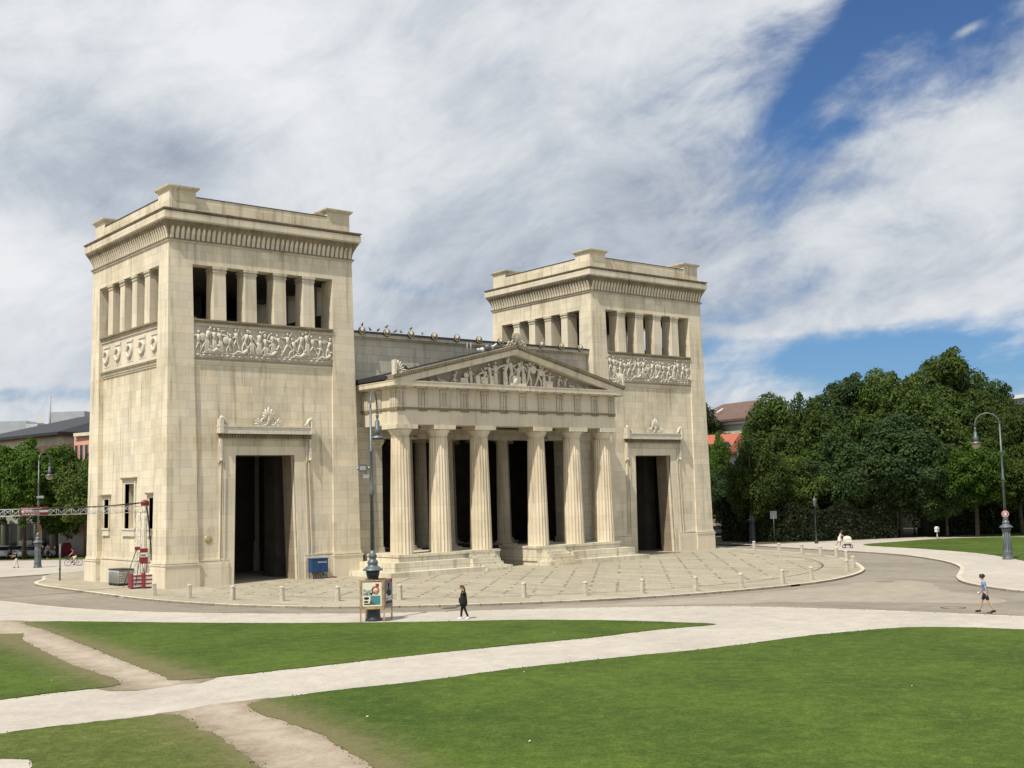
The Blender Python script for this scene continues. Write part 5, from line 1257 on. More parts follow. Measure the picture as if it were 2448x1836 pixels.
def make_tree(name, seed, H_, R, z0, n, size, leaf, nl=20, trunk_r=.28):
    rg = random.Random(seed); T = empty(name, (0, 0, 0))
    lobes = []
    cz = (z0+H_)/2; hh = (H_-z0)/2; C0 = Vector((0, 0, cz))
    for k in range(nl):
        zz = 1-2*(k+.5)/nl; a = k*2.39996+rg.uniform(-.3, .3); q = sqrt(1-zz*zz); j = rg.uniform(.52, .80)
        dd = Vector((q*cos(a)*R, q*sin(a)*R, zz*hh*(1.02 if zz > 0 else .95)))*j
        lobes.append((C0+dd, R*rg.uniform(.27, .43)*(1.0 if zz > -.5 else .8)))
    for k in range(3): lobes.append((C0+Vector((0, 0, (k-1)*hh*.4)), R*.42))
    for k in range(int(nl*1.3)):    # small outlying sprays make the outline uneven
        c, r = rg.choice(lobes[:nl]); d = ((c-C0).normalized()+Vector((rg.gauss(0, .5), rg.gauss(0, .5), rg.gauss(.2, .5)))).normalized(); lobes.append((c+d*r*rg.uniform(.8, 1.15), r*rg.uniform(.25, .45)))
    vs, fs = leafcloud(rg, lobes, n, size); m = MB(); m.add(vs, fs); m.build('crown', leaf, T)
    m = MB(); tp = Vector((rg.uniform(-.4, .4), rg.uniform(-.4, .4), H_*.72))
    pts = [Vector((0, 0, -.1)), Vector((rg.uniform(-.15, .15), rg.uniform(-.15, .15), z0)), Vector((tp.x*.6, tp.y*.6, H_*.5)), tp]
    m.tube(pts, [trunk_r*1.25, trunk_r, trunk_r*.6, trunk_r*.15], 9)
    for c, r in lobes[:nl]:
        if rg.random() < .8:
            f = rg.uniform(.25, .8); st = pts[1].lerp(tp, f*.7); m.tube([st, st.lerp(c, .55)+Vector((0, 0, -.25)), c], [trunk_r*.38, trunk_r*.22, .03], 6)
    m.build('trunk', 'bark', T); return T
protos = {
 'A': make_tree('deciduous_tree', 1, 18, 6.2, 1.4, 36000, .40, 'leafA', 34),
 'B': make_tree('deciduous_tree', 2, 17, 6.8, 1.2, 38000, .40, 'leafB', 36),
 'C': make_tree('deciduous_tree', 3, 21, 5.8, 2.0, 34000, .40, 'leafA', 34),
 'D': make_tree('deciduous_tree', 4, 15, 5.6, 4.2, 28000, .40, 'leafC', 30),
}
used = set()
def tree(kind, u, topy, D, wid, label, leaf=None, group='park trees right of the gate', rot=None):
    base = at(u, 1200, D); base.z = 0
    hor = 1180-.0257*(u-1224)-.0; Hh = CZ+(hor-topy)/2828*D
    T0 = protos[kind]; T = T0 if kind not in used else copy_tree(T0); used.add(kind)
    hp = {'A': 18.3, 'B': 17.3, 'C': 21.3, 'D': 15.3}[kind]; rp = {'A': 6.4, 'B': 7.0, 'C': 6.0, 'D': 5.7}[kind]
    sxy = (wid/2828*D)/rp; T.location = base; T.scale = (sxy, sxy, Hh/hp); T.rotation_euler.z = rot if rot is not None else R_.uniform(0, 6.28)
    tag(T, label, 'tree', group)
    if leaf:
        for ch in T.children:
            if ch.name.startswith('crown'): ch.material_slots[0].link = 'OBJECT'; ch.material_slots[0].material = MT[leaf]
    return T
tree('A', 1868, 936, 152, 98, 'dark round-headed tree left of the park group, beside the brown roof', 'leafA')
tree('B', 1815, 1050, 138, 76, 'low olive tree before the dark tree and nearest the right tower', 'leafB')
tree('A', 1740, 1112, 146, 62, 'small dark tree touching the right tower edge below the red roof', 'leafD')
tree('B', 1960, 955, 147, 92, 'broad olive tree in front of the second gap of the park group', 'leafB')
tree('C', 2040, 884, 158, 92, 'tall blue-green tree with spiky top left of the yellowish tree', 'leafD')
tree('A', 2130, 884, 156, 90, 'dark green tree peeping over behind the yellowish tree', 'leafA')
tree('B', 2200, 912, 150, 118, 'large yellowish green tree in the middle of the park group', 'leafB')
tree('C', 2280, 830, 164, 100, 'tallest tree of the park, with an open spreading top', 'leafA')
tree('A', 2388, 918, 158, 70, 'dark tree between the tallest tree and the right picture edge', 'leafA')
tree('B', 2452, 968, 150, 80, 'olive tree cut by the right picture edge', 'leafB')
tree('A', 2150, 985, 145, 110, 'dark blue-green tree in front of the yellowish tree', 'leafD')
tree('B', 2030, 1040, 143, 95, 'dark low-branched tree above the pushchair', 'leafD')
tree('B', 1900, 1085, 143, 85, 'low dark tree beside the lantern post', 'leafB')
tree('D', 2332, 1065, 143, 80, 'bright green tree standing behind the right street lamp', 'leafC')
tree('D', 2440, 1085, 146, 75, 'green tree under the olive tree at the right edge', 'leafB')
tree('B', 2260, 1065, 144, 80, 'low dark tree between the lantern post and the bright green tree', 'leafD')
tree('C', 1655, 945, 195, 90, 'dark grey-green tree before the brown roof, partly behind the right tower', 'leafD')
tree('D', 1715, 1040, 172, 38, 'small bright tree over the ridge of the red roof', 'leafC')
for i, (u, ty, D, w, k, lb) in enumerate([(-35, 1050, 152, 95, 'D', 'leafy tree cut by the left picture edge'), (60, 1062, 150, 82, 'D', 'leafy tree behind the left street lamp'), (135, 1068, 154, 75, 'A', 'leafy tree with yellow tips below the pink wall'), (205, 1086, 147, 78, 'D', 'leafy tree partly hidden by the left tower'), (20, 1085, 166, 85, 'D', 'leafy tree of the back row, second from the left edge'), (100, 1085, 168, 80, 'D', 'leafy tree of the back row, left of the dark red tent'), (180, 1090, 168, 80, 'D', 'leafy tree of the back row, just above the cyclist')]):
    tree(k, u, ty, D, w, lb, 'leafC' if i % 3 else 'leafB', 'street trees at the left')
# hedge under the park trees
def hedge(name, ln, h, w, n, leaf, label, rag=.6):
    rg = random.Random(5); vs = []; fs = []; tot = []
    P_ = catmull(ln, 4)
    for _ in range(n):
        i = rg.randrange(len(P_)-1); t = rg.random(); x = P_[i][0]+(P_[i+1][0]-P_[i][0])*t; y = P_[i][1]+(P_[i+1][1]-P_[i][1])*t
        d = Vector((P_[i+1][0]-P_[i][0], P_[i+1][1]-P_[i][1], 0)).normalized(); nn = Vector((-d.y, d.x, 0))
        hh = h*(1+rag*noise.noise(Vector((x*.35, y*.35, 0)))); z = rg.uniform(0, hh); off = (w/2+abs(rg.gauss(0, .12))-.15)*rg.choice((-1, 1))+.2*noise.noise(Vector((x*.8, y*.8, z*.8)))
        if rg.random() < .25: z = hh-abs(rg.gauss(0, .1)); off = rg.uniform(-w/2, w/2)
        p = Vector((x, y, z))+nn*off*-1; nr = (nn*rg.choice((1, 1, -.2))+Vector((rg.gauss(0, .5), rg.gauss(0, .5), rg.gauss(.2, .5)))).normalized()
        t1 = nr.cross(Vector((rg.random()-.5, rg.random()-.5, rg.random()-.5))).normalized(); t2 = nr.cross(t1); s = .30*rg.uniform(.6, 1.4); b = len(vs)
        vs += [p-t1*s*.5, p-t2*s*.35, p+t1*s*.5, p+t2*s*.35]; fs.append((b, b+1, b+2, b+3))
    m = MB(); m.add(vs, fs); o = m.build(name, leaf)
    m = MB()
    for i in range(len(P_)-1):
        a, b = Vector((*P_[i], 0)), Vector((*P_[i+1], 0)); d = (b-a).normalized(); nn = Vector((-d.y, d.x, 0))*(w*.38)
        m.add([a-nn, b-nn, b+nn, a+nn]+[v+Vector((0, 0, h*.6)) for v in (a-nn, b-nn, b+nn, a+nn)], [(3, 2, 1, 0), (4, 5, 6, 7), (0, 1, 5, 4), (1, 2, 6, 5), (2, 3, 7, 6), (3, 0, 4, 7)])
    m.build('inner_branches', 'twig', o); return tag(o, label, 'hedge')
h1 = [tuple(at(u, 1300, D))[:2] for u, D in ((1745, 142), (1800, 139), (1900, 138), (2000, 140), (2080, 142), (2132, 144))]
h2 = [tuple(at(u, 1300, D))[:2] for u, D in ((2215, 146), (2290, 148), (2370, 151), (2440, 154), (2520, 157), (2700, 165))]
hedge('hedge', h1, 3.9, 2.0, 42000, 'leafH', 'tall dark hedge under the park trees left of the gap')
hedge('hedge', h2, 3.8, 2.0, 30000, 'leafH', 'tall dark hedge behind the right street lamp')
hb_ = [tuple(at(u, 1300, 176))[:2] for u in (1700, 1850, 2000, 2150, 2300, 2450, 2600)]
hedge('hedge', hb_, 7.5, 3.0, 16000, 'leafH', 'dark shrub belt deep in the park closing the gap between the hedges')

# ================================================================= background buildings
def wallbox(m, a, b, depth, z0, z1):
    a, b = Vector(a).to_2d(), Vector(b).to_2d(); d = (b-a).normalized(); n = Vector((-d.y, d.x))*depth
    if (a+n-Vector((CX, CY))).length < (a-Vector((CX, CY))).length: n = -n
    p = [a, b, b+n, a+n]; m.add([(*q, z) for z in (z0, z1) for q in p], [(3, 2, 1, 0), (4, 5, 6, 7), (0, 1, 5, 4), (1, 2, 6, 5), (2, 3, 7, 6), (3, 0, 4, 7)]); return p
def hiproof(m, p, z0, zr, over=.8, hip=None):
    c = sum(p, Vector((0, 0)))/4; d = (p[1]-p[0]); ln = d.length; d.normalize(); dp = (p[3]-p[0]).length; n = (p[3]-p[0]).normalized()
    q = [p[0]-d*over-n*over, p[1]+d*over-n*over, p[2]+d*over+n*over, p[3]-d*over+n*over]; hp = dp/2 if hip is None else hip
    r0 = (p[0]+p[3])/2+d*(hp-over); r1 = (p[1]+p[2])/2-d*(hp-over)
    m.add([(*v, z0) for v in q]+[(*r0, zr), (*r1, zr)]+[(*v, z0-.35) for v in q], [(0, 1, 5, 4), (1, 2, 5), (2, 3, 4, 5), (3, 0, 4), (9, 8, 7, 6), (0, 6, 7, 1), (1, 7, 8, 2), (2, 8, 9, 3), (3, 9, 6, 0)])
def windows(parent, a, b, zs, n, ww, wh, t0=0, t1=1, proud=.04, mat='glass', frame='trim'):
    a, b = Vector(a).to_2d(), Vector(b).to_2d(); d = (b-a).normalized(); nn = Vector((d.y, -d.x))
    if (a+nn-Vector((CX, CY))).length > (a-Vector((CX, CY))).length: nn = -nn
    an = atan2(d.y, d.x); L_ = (b-a).length; sg = -1 if (Matrix.Rotation(an, 2) @ Vector((0, 1))).dot(nn) < 0 else 1
    for z in zs:
        for k in range(n):
            c = a+d*L_*(t0+(t1-t0)*(k+.5)/n); M_ = Matrix.Translation((c.x, c.y, z)) @ Matrix.Rotation(an, 4, 'Z')
            m = MB(); y0, y1 = sorted((0, sg*proud)); 
            m.box(-ww/2-.12, -ww/2, y0, y1+.03, -.1, wh+.1, M_); m.box(ww/2, ww/2+.12, y0, y1+.03, -.1, wh+.1, M_); m.box(-ww/2, ww/2, y0, y1+.03, wh, wh+.12, M_); m.box(-ww/2-.15, ww/2+.15, y0-.05, y1+.08, -.22, 0, M_)
            w_ = m.build('window', frame, parent); m = MB(); m.box(-ww/2, ww/2, min(y0, sg*.02), max(y1-.03, sg*.02), 0, wh, M_); m.build('pane', mat, w_)
E0, E1_ = at(-60, 1200, 187), at(150, 1200, 164)
B = empty('museum_building', (0, 0, 0), 0, 'long pink building with dark low hipped roof behind the left trees', 'building')
m = MB(); pp = wallbox(m, E0, E1_, 26, 0, 15.2); m.build('wall', 'pink', B)
m = MB(); wallbox(m, Vector(E0)+Vector((0, 0, 0)), E1_, 26.02, 14.0, 15.0); 
dn = (Vector(CAM)-Vector(E1_)); dn.z = 0; dn.normalize(); m.v = [tuple(Vector(v)+dn*.15) for v in m.v]; m.build('frieze_band', 'trim', B)
m = MB(); hiproof(m, pp, 15.55, 19.2, 1.6, 7); m.build('roof', 'roofd', B)
windows(B, E0, E1_, (9.0, 4.0), 12, 1.4, 2.6)
F0, F1 = at(176, 1200, 157), at(250, 1200, 152)
m = MB(); pp = wallbox(m, F0, F1, 9, 0, 14.6); w_ = m.build('pink_wing', 'pink', B)
m = MB(); pq = wallbox(m, at(174, 1200, 156.4), at(251, 1200, 151.4), 10, 14.6, 15.0); m.build('wing_cornice', 'trim', B)
windows(B, F0, F1, (11.3,), 6, .62, 2.2, 0, 1, .05, 'glass', 'pink'); windows(B, F0, F1, (6.0,), 6, .62, 2.2, 0, 1, .05, 'glass', 'pink')
B2 = empty('chimney_building', (0, 0, 0), 0, 'white and grey modern blocks with a tall grey chimney beyond the dark roof', 'building')
m = MB(); wallbox(m, at(14, 1200, 262), at(60, 1200, 250), 30, 0, 22.2); m.build('wall', 'bwhite', B2)
m = MB(); wallbox(m, at(60, 1200, 250), at(175, 1200, 275), 25, 0, 22.8); m.build('grey_wall', 'bgrey', B2)
m = MB(); wallbox(m, at(120, 1200, 246), at(200, 1200, 243), 20, 20, 24.2); m.build('grey_block', 'bgrey', B2)
m = MB(); c = at(117, 1200, 241); m.lathe([(.22, 18), (.22, 26.9)], 12, (c.x, c.y, 0)); m.build('chimney', 'bgrey', B2)
m = MB(); wallbox(m, at(87, 1200, 245), at(103, 1200, 245), 6, 22.0, 24.0); m.build('roof_plant', 'bwhite', B2)
m = MB(); wallbox(m, at(-40, 1200, 252), at(12, 1200, 252), 20, 0, 21.6); m.build('wall', 'bgrey', B2)
B3 = empty('pale_facade', (0, 0, 0), 0, 'long pale grey arcaded facade seen under the street trees at the left', 'building')
G0_, G1_ = at(-150, 1200, 163), at(172, 1200, 161)
m = MB(); wallbox(m, G0_, G1_, 10, 0, 8.0); m.build('wall', 'pale', B3)
windows(B3, G0_, G1_, (1.0,), 13, 1.1, 3.0, 0, 1, .08, 'glass', 'pale')
m = MB()
for k in range(9):
    c = Vector(G0_).lerp(Vector(G1_), k/8.3); m.lathe([(.32, 0), (.28, 5.6), (.42, 5.8)], 10, (c.x-.2, c.y-1.0, 0))
m.build('pilaster', 'pale', B3)
# right side
B4 = empty('apartment_house', (0, 0, 0), 0, 'pale green house with brown hipped roof behind the park trees', 'building')
a_, b_ = at(1650, 1200, 204), at(1796, 1200, 192)
m = MB(); pp = wallbox(m, a_, b_, 10, 0, 16.9); m.build('wall', 'pgreen', B4); m = MB(); wallbox(m, at(1648, 1200, 203.5), at(1797, 1200, 191.4), 10.6, 16.4, 16.85); m.build('cornice', 'bwhite', B4)
m = MB(); hiproof(m, pp, 17.25, 20.4, .9, 4.6); rf = m.build('roof', 'btile', B4); windows(B4, a_, b_, (13.2, 9.5), 6, 1.1, 1.7)
m = MB(); c = at(1722, 1200, 199); m.tube([(c.x, c.y, 18.6), (c.x+.9, c.y-.6, 19.3)], .12, 6); m.build('roof_rail', 'bwhite', B4)
B5 = empty('red_roof_house', (0, 0, 0), 0, 'low house with bright orange-red tiled roof right beside the right tower', 'building')
a_, b_ = at(1640, 1200, 178), at(1742, 1200, 174)
m = MB(); pp = wallbox(m, a_, b_, 9, 0, 11.2); m.build('wall', 'pale', B5)
m = MB(); hiproof(m, pp, 11.4, 14.2, .6, 1.0); rf = m.build('roof', 'rtile', B5)
m = MB(); c = at(1733, 1200, 172.4); m.add([(c.x-.8, c.y-.3, 12.0), (c.x+.8, c.y-1.1, 12.0), (c.x+.9, c.y-.4, 12.8), (c.x-.6, c.y+.4, 12.8)], [(0, 1, 2, 3)]); m.build('skylight', 'glass', rf)
windows(B5, a_, b_, (7.5, 3.5), 7, 1.0, 1.6)
B6 = empty('flat_roof_block', (0, 0, 0), 0, 'dark office block with white flat roof edge showing at the right picture edge', 'building')
m = MB(); wallbox(m, at(2408, 1200, 215), at(2620, 1200, 200), 20, 0, 19.6); m.build('wall', 'bgrey', B6)
m = MB(); wallbox(m, at(2405, 1200, 214), at(2625, 1200, 199), 21, 19.6, 20.15); m.build('roof_edge', 'bwhite', B6)
windows(B6, at(2408, 1200, 215), at(2620, 1200, 200), (17.3, 13.5), 8, 1.6, 1.5)
# low ochre wall and shed at the right tower's foot
W_ = empty('low_wall', (0, 0, 0), 0, 'ochre garden wall seen between the right tower and the trees', 'wall')
m = MB(); wallbox(m, at(1695, 1200, 158), at(1742, 1200, 160), .4, 0, 2.6); m.build('masonry', 'trim', W_); m = MB(); wallbox(m, at(1694, 1200, 157.8), at(1743, 1200, 159.8), .6, 2.6, 2.75); m.build('coping', 'pale', W_)
sh_ = at(1705, 1200, 156); m = MB(sh_.x, sh_.y, 0); m.box(sh_.x-.7, sh_.x+.3, sh_.y-.3, sh_.y+.3, 2.75, 3.6); m.tube([(sh_.x-.2, sh_.y, 0), (sh_.x-.2, sh_.y, 2.75)], .06, 6); o = m.build('orange_sign', 'yel', None, (sh_.x, sh_.y, 0)); tag(o, 'orange box sign on a pole beside the right tower', 'sign')
# parked cars far left and beside the right tower
def car_proto():
    T = empty('parked_car', (0, 0, 0)); m = MB(); secs = [(-2.15, .35, .72, .78), (-2.05, .28, .95, .84), (-1.2, .26, 1.0, .88), (0, .25, 1.0, .89), (1.0, .26, .98, .88), (1.9, .28, .82, .84), (2.12, .38, .66, .72)]
    vs = []
    for x, zl, zh, w in secs: vs += [(x, -w, zl), (x, -w*1.0, (zl+zh)/2), (x, -w*.93, zh), (x, w*.93, zh), (x, w, (zl+zh)/2), (x, w, zl)]
    n = 6; fs = [(i*n+k, i*n+(k+1) % n, (i+1)*n+(k+1) % n, (i+1)*n+k) for i in range(len(secs)-1) for k in range(n)]+[tuple(range(n))[::-1], tuple(range(n*(len(secs)-1), n*len(secs)))]
    m.add(vs, fs, True); m.build('body', 'white', T)
    m = MB(); m.add([(-1.75, -.78, .97), (.95, -.78, .95), (.25, -.62, 1.43), (-1.25, -.62, 1.43), (-1.75, .78, .97), (.95, .78, .95), (.25, .62, 1.43), (-1.25, .62, 1.43)], [(0, 1, 2, 3), (7, 6, 5, 4), (1, 5, 6, 2), (0, 3, 7, 4)]); m.build('window', 'glass', T)
    m = MB(); m.box(-1.28, .28, -.64, .64, 1.42, 1.47); m.build('car_roof', 'white', T)
    for x in (-1.35, 1.35):
        for y in (-.80, .80):
            m = MB(); m.lathe([(.32, -.11), (.33, 0), (.32, .11)], 18, (x, y, .32), M=RX); w_ = m.build('wheel', 'tyre', T); m = MB(); m.lathe([(.19, -.13), (.19, .13)], 12, (x, y, .32), M=RX); m.build('rim', 'galv', w_)
    for y in (-.6, .6):
        m = MB(); m.ell((2.08, y, .66), (.06, .16, .07), 8, 5); m.build('headlight', 'globe', T); m = MB(); m.ell((-2.1, y, .78), (.06, .13, .07), 8, 5); m.build('tail_light', 'red', T)
    return T
car = car_proto(); RX = Matrix.Rotation(pi/2, 3, 'X')
cars = [(12, 1308, 156, 1.3, 'white', 'white car parked under the trees at the left edge'), (62, 1300, 156, 1.2, 'white', 'white car behind the left street lamp'), (36, 1300, 157, 1.25, 'irond', 'dark car parked between the two white cars'), (80, 1300, 157, 1.25, 'irond', 'dark car right of the white car behind the lamp'), (85, 1310, 152, .25, 'bgrey', 'grey car parked sideways left of the dark red tents'), (1722, 1296, 152, .5, 'irond', 'dark vehicle glimpsed beside the foot of the right tower')]
for i, (u, v, D, r_, mt, lb) in enumerate(cars):
    o = car if i == 0 else copy_tree(car); p = at(u, 1300, D); o.location = (p.x, p.y, 0); o.rotation_euler.z = lat(u)+r_; tag(o, lb, 'car', 'cars parked beyond the trees')
    for ch in o.children:
        if ch.name.startswith(('body', 'car_roof')): ch.material_slots[0].link = 'OBJECT'; ch.material_slots[0].material = MT[mt]
# board, banner, tents
q = gp(60, 1332); A1 = empty('advertising_board', q, lat(60), 'blue and white advertising board standing under the left trees', 'board')
m = MB(); m.box(-.75, .75, 0, .06, .35, 2.0); bd = m.build('board', 'bwhite', A1); m = MB(); m.box(-.68, .68, -.03, 0, .42, 1.15); m.build('blue_field', 'blue', bd)
for x in (-.6, .6):
    m = MB(); m.tube([(x, .03, 0), (x, .03, .4)], .04, 6); m.build('leg', 'irond', A1)
q = gp(103, 1336); A2 = empty('banner', (q.x+.5, q.y+3, 0), lat(103), 'narrow orange and yellow banner beside the left lamp', 'banner')
m = MB(); m.box(-.22, .22, 0, .03, 1.6, 3.9); m.build('cloth', 'yel', A2); m = MB(); m.tube([(.3, 0, 0), (.3, 0, 4.0)], .03, 6); m.build('pole', 'irond', A2)
for i, (u, lb) in enumerate(((155, 'left one of two dark red covered stalls'), (164, 'right one of two dark red covered stalls'))):
    q = at(u, 1300, 153); T_ = empty('covered_stall', (q.x, q.y, 0), lat(u), lb, 'stall', 'dark red stalls under the left trees')
    m = MB(); m.prism([(-.42, 0), (.42, 0), (.38, 1.1), (.2, 1.65), (-.2, 1.65), (-.38, 1.1)], -.5, .5); m.build('cover', 'rcloth', T_)
W2_ = empty('low_wall', (0, 0, 0), 0, 'low pale wall behind the dark red stalls at the left', 'wall'); m = MB(); wallbox(m, at(140, 1200, 157), at(215, 1200, 155), .5, 0, 2.6); m.build('masonry', 'pale', W2_)
m = MB(); wallbox(m, at(139, 1200, 156.8), at(216, 1200, 154.8), .9, 2.6, 2.8); m.build('coping', 'pale', W2_)

# ================================================================= sky, sun, view
SUN_AZ, SUN_EL = radians(17.2), radians(57.0)     # light travels toward +x, slightly +y
d = Vector((cos(SUN_EL)*cos(SUN_AZ), cos(SUN_EL)*sin(SUN_AZ), -sin(SUN_EL)))
sl = bpy.data.lights.new('sun', 'SUN'); sl.energy = 5.0; sl.angle = radians(.53); sl.color = (1, .94, .83)
so = bpy.data.objects.new('sun', sl); COL.objects.link(so); so.rotation_euler = d.to_track_quat('-Z', 'Y').to_euler()
w = bpy.data.worlds.new('World'); scene.world = w; w.use_nodes = True; t = w.node_tree; t.nodes.clear()
out = t.nodes.new('ShaderNodeOutputWorld'); bg = t.nodes.new('ShaderNodeBackground'); L(t, bg.outputs[0], out.inputs[0])
sky = t.nodes.new('ShaderNodeTexSky'); sky.sky_type = 'NISHITA'; sky.sun_disc = False; sky.sun_elevation = SUN_EL
sky.sun_rotation = atan2(-d.x, -d.y); sky.air_density = 1.0; sky.dust_density = .6; sky.ozone_density = 2.0
def Ma(op, a, b=None, c=None, cl=False):
    n = t.nodes.new('ShaderNodeMath'); n.operation = op; n.use_clamp = cl
    for i, x in enumerate((a, b, c)):
        if x is None: continue
        if isinstance(x, (int, float)): n.inputs[i].default_value = x
        else: L(t, x, n.inputs[i])
    return n.outputs[0]
tc = t.nodes.new('ShaderNodeTexCoord'); sp = t.nodes.new('ShaderNodeSeparateXYZ'); L(t, tc.outputs['Generated'], sp.inputs[0])
x_, y_, z_ = sp.outputs
# sky fixed coordinates: a (bearing from the building axis) and e (elevation), both in radians
az_ = Ma('SUBTRACT', Ma('ARCTAN2', x_, y_), YAW); el_ = Ma('ARCSINE', z_)
cx_ = t.nodes.new('ShaderNodeCombineXYZ')
den = Ma('ADD', Ma('MAXIMUM', z_, 0.0), .14)
L(t, Ma('DIVIDE', x_, den), cx_.inputs[0]); L(t, Ma('DIVIDE', y_, den), cx_.inputs[1])
def dotv(v):
    return Ma('ADD', Ma('ADD', Ma('MULTIPLY', x_, v.x), Ma('MULTIPLY', y_, v.y)), Ma('MULTIPLY', z_, v.z))
th_ = radians(24); Rr = Vector((cos(YAW), -sin(YAW), 0)); Zz = Vector((0, 0, 1)); Ff = Vector((sin(YAW), cos(YAW), 0))
cv_ = t.nodes.new('ShaderNodeCombineXYZ'); L(t, dotv(Rr*cos(th_)+Zz*sin(th_)), cv_.inputs[0]); L(t, dotv(Zz*cos(th_)-Rr*sin(th_)), cv_.inputs[1]); L(t, dotv(Ff), cv_.inputs[2])
def dnoise(scale, det, rough, dist, sc=(1, 1, 1), loc=(0, 0, 0)):
    "noise on the celestial sphere, stretched along the wind direction"
    mp = t.nodes.new('ShaderNodeMapping'); mp.inputs['Scale'].default_value = sc; mp.inputs['Location'].default_value = loc
    L(t, cv_.outputs[0], mp.inputs[0]); return noise_(t, mp.outputs[0], scale, det, rough, dist)
def wnoise(scale, det, rough, dist, rot=0, sc=(1, 1, 1), loc=(0, 0, 0)):
    mp = t.nodes.new('ShaderNodeMapping'); mp.inputs['Rotation'].default_value = (0, 0, rot); mp.inputs['Scale'].default_value = sc; mp.inputs['Location'].default_value = loc
    L(t, cx_.outputs[0], mp.inputs[0]); return noise_(t, mp.outputs[0], scale, det, rough, dist)
def blob(u, v, ru, rv, rot=0):
    "soft 0..1 blob on the sky around the bearing/elevation seen at photo column u, row v"
    a0 = atan2(u-1224, 2828); e0 = (1180-.0257*(u-1224)-v)/2828
    A = Ma('SUBTRACT', az_, a0); E = Ma('SUBTRACT', el_, e0)
    c, s = cos(rot), sin(rot)
    A2 = Ma('DIVIDE', Ma('ADD', Ma('MULTIPLY', A, c), Ma('MULTIPLY', E, s)), ru/2828); E2 = Ma('DIVIDE', Ma('SUBTRACT', Ma('MULTIPLY', E, c), Ma('MULTIPLY', A, s)), rv/2828)
    r2 = Ma('ADD', Ma('MULTIPLY', A2, A2), Ma('MULTIPLY', E2, E2)); return Ma('POWER', 2.718, Ma('MULTIPLY', r2, -1.0))
n1 = wnoise(1.1, 9, .58, .35, .9, (1, .62, 1)); n2 = dnoise(7.0, 12, .60, .45, (.70, 1.2, 1), (3, 1, 0)); n3 = wnoise(.55, 5, .5, .3, .9, (1, .6, 1), (7, 2, 0))
blue = Ma('MULTIPLY', blob(2360, 40, 310, 125, .25), 1.15)
for u_, v_, ru_, rv_, ro_, k_ in ((2150, 250, 380, 150, .35, .42), (1965, 255, 190, 48, .78, .55), (2030, 350, 120, 40, .4, .40), (2400, 300, 120, 50, .2, .35)): blue = Ma('ADD', blue, Ma('MULTIPLY', blob(u_, v_, ru_, rv_, ro_), k_))

blue = Ma('ADD', blue, Ma('MULTIPLY', blob(2420, 500, 160, 50, .1), .42))
blue = Ma('ADD', blue, Ma('MULTIPLY', blob(2330, 900, 560, 110, -.03), 1.35))
blue = Ma('ADD', blue, Ma('MULTIPLY', blob(1680, 830, 140, 30, .15), .5))
blue = Ma('ADD', blue, Ma('MULTIPLY', blob(980, 690, 190, 30, -.08), .50))
blue = Ma('ADD', blue, Ma('MULTIPLY', blob(1250, 640, 120, 22, -.1), .3))
blue = Ma('ADD', blue, Ma('MULTIPLY', blob(60, 960, 200, 22, 0), .40))
blue = Ma('SUBTRACT', blue, Ma('MULTIPLY', blob(1900, 790, 230, 16, .06), .7))
blue = Ma('SUBTRACT', blue, Ma('MULTIPLY', blob(2370, 162, 34, 12, .35), .62))
n4 = dnoise(17.0, 10, .66, .6, (.72, 1.25, 1), (1, 5, 0))
blue = Ma('SUBTRACT', blue, Ma('MULTIPLY', blob(450, 300, 900, 330, 0), .62))
blue = Ma('SUBTRACT', blue, Ma('MULTIPLY', blob(2150, 210, 200, 60, .4), .22))
dn_ = Ma('SUBTRACT', Ma('ADD', Ma('ADD', .62, Ma('MULTIPLY', n4, .95)), Ma('MULTIPLY', Ma('ADD', Ma('SUBTRACT', n1, .5), Ma('MULTIPLY', Ma('SUBTRACT', n2, .5), 1.15)), 2.1)), Ma('MULTIPLY', blue, 1.05))
mr = t.nodes.new('ShaderNodeMapRange'); mr.interpolation_type = 'SMOOTHSTEP'; L(t, dn_, mr.inputs[0]); mr.inputs[1].default_value = .02; mr.inputs[2].default_value = .98
cov = mr.outputs[0]
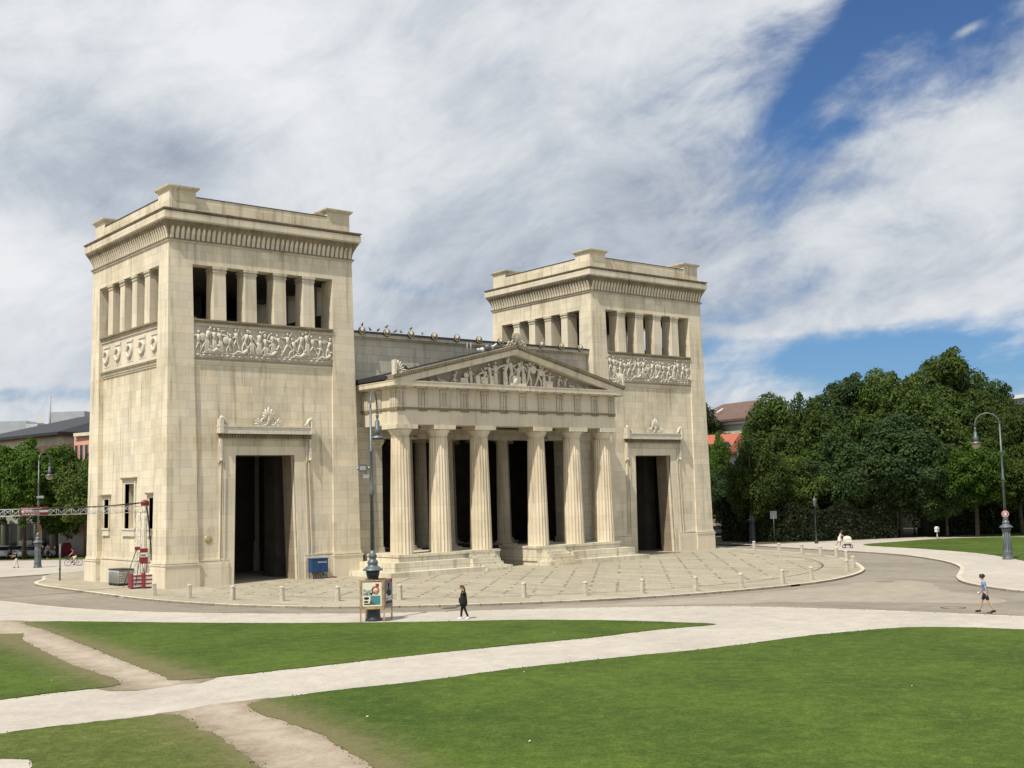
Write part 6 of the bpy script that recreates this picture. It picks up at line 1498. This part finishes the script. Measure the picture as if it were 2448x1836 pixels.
# brightness of the cloud sheet
cb = Ma('ADD', Ma('MULTIPLY', Ma('SUBTRACT', n1, .5), .7), Ma('ADD', Ma('MULTIPLY', Ma('SUBTRACT', n2, .5), 1.5), Ma('MULTIPLY', Ma('SUBTRACT', n3, .5), 1.2)))
cb = Ma('ADD', Ma('ADD', cb, .55), Ma('MULTIPLY', Ma('SUBTRACT', n4, .5), .75))
for u, v, ru, rv, k in ((300, 120, 420, 130, .22), (330, 290, 420, 110, .26), (900, 560, 240, 90, .12), (1150, 560, 420, 90, -.14), (900, 330, 420, 90, .02), (150, 420, 300, 130, -.14), (1600, 250, 400, 160, .18), (2050, 560, 400, 130, .22), (80, 700, 200, 90, .18), (560, 420, 220, 60, -.12), (250, 1010, 500, 50, .3), (1750, 60, 260, 110, .2)):
    cb = Ma('ADD', cb, Ma('MULTIPLY', blob(u, v, ru, rv, .1), k))
ccol = ramp(t, cb, [(.10, (.34, .39, .47)), (.42, (.52, .57, .64)), (.68, (.70, .73, .77)), (.98, (.84, .855, .88))])
sk = mix(t, 'MULTIPLY', 1.0, sky.outputs[0], (.085, .085, .085, 1))
hz = t.nodes.new('ShaderNodeMapRange'); L(t, el_, hz.inputs[0]); hz.inputs[1].default_value = 0; hz.inputs[2].default_value = .38
skc = mix(t, 'MULTIPLY', 1.0, sk, ramp(t, hz.outputs[0], [(0, (.52, .76, 1.10)), (.45, (.54, .80, 1.10)), (1, (.55, .78, 1.08))]))
# unseen clouds behind the camera made brighter: added fill for the front faces
bk = t.nodes.new('ShaderNodeMapRange'); bk.interpolation_type = 'SMOOTHSTEP'
L(t, Ma('ADD', Ma('MULTIPLY', x_, sin(YAW)), Ma('MULTIPLY', y_, cos(YAW))), bk.inputs[0]); bk.inputs[1].default_value = .55; bk.inputs[2].default_value = -.35; bk.inputs[3].default_value = 1.0; bk.inputs[4].default_value = 1.12
gb = t.nodes.new('ShaderNodeCombineXYZ')
for i_ in range(3): L(t, bk.outputs[0], gb.inputs[i_])
ccol = mix(t, 'MULTIPLY', 1.0, ccol, gb.outputs[0])
fin = mix(t, 'MIX', cov, skc, ccol)
low = t.nodes.new('ShaderNodeMapRange'); L(t, z_, low.inputs[0]); low.inputs[1].default_value = -.05; low.inputs[2].default_value = .0
fin = mix(t, 'MIX', low.outputs[0], (.30, .28, .24), fin)
L(t, fin, bg.inputs[0]); bg.inputs[1].default_value = 1.0
w.cycles.sampling_method = 'MANUAL'; w.cycles.sample_map_resolution = 512
vs_ = scene.view_settings; vs_.view_transform = 'Standard'; vs_.look = 'None'; vs_.exposure = 0; vs_.gamma = 1
scene.cycles.max_bounces = 6; scene.cycles.diffuse_bounces = 3; scene.cycles.glossy_bounces = 2; scene.cycles.transmission_bounces = 2; scene.cycles.sample_clamp_indirect = 6
bpy.context.view_layer.update()
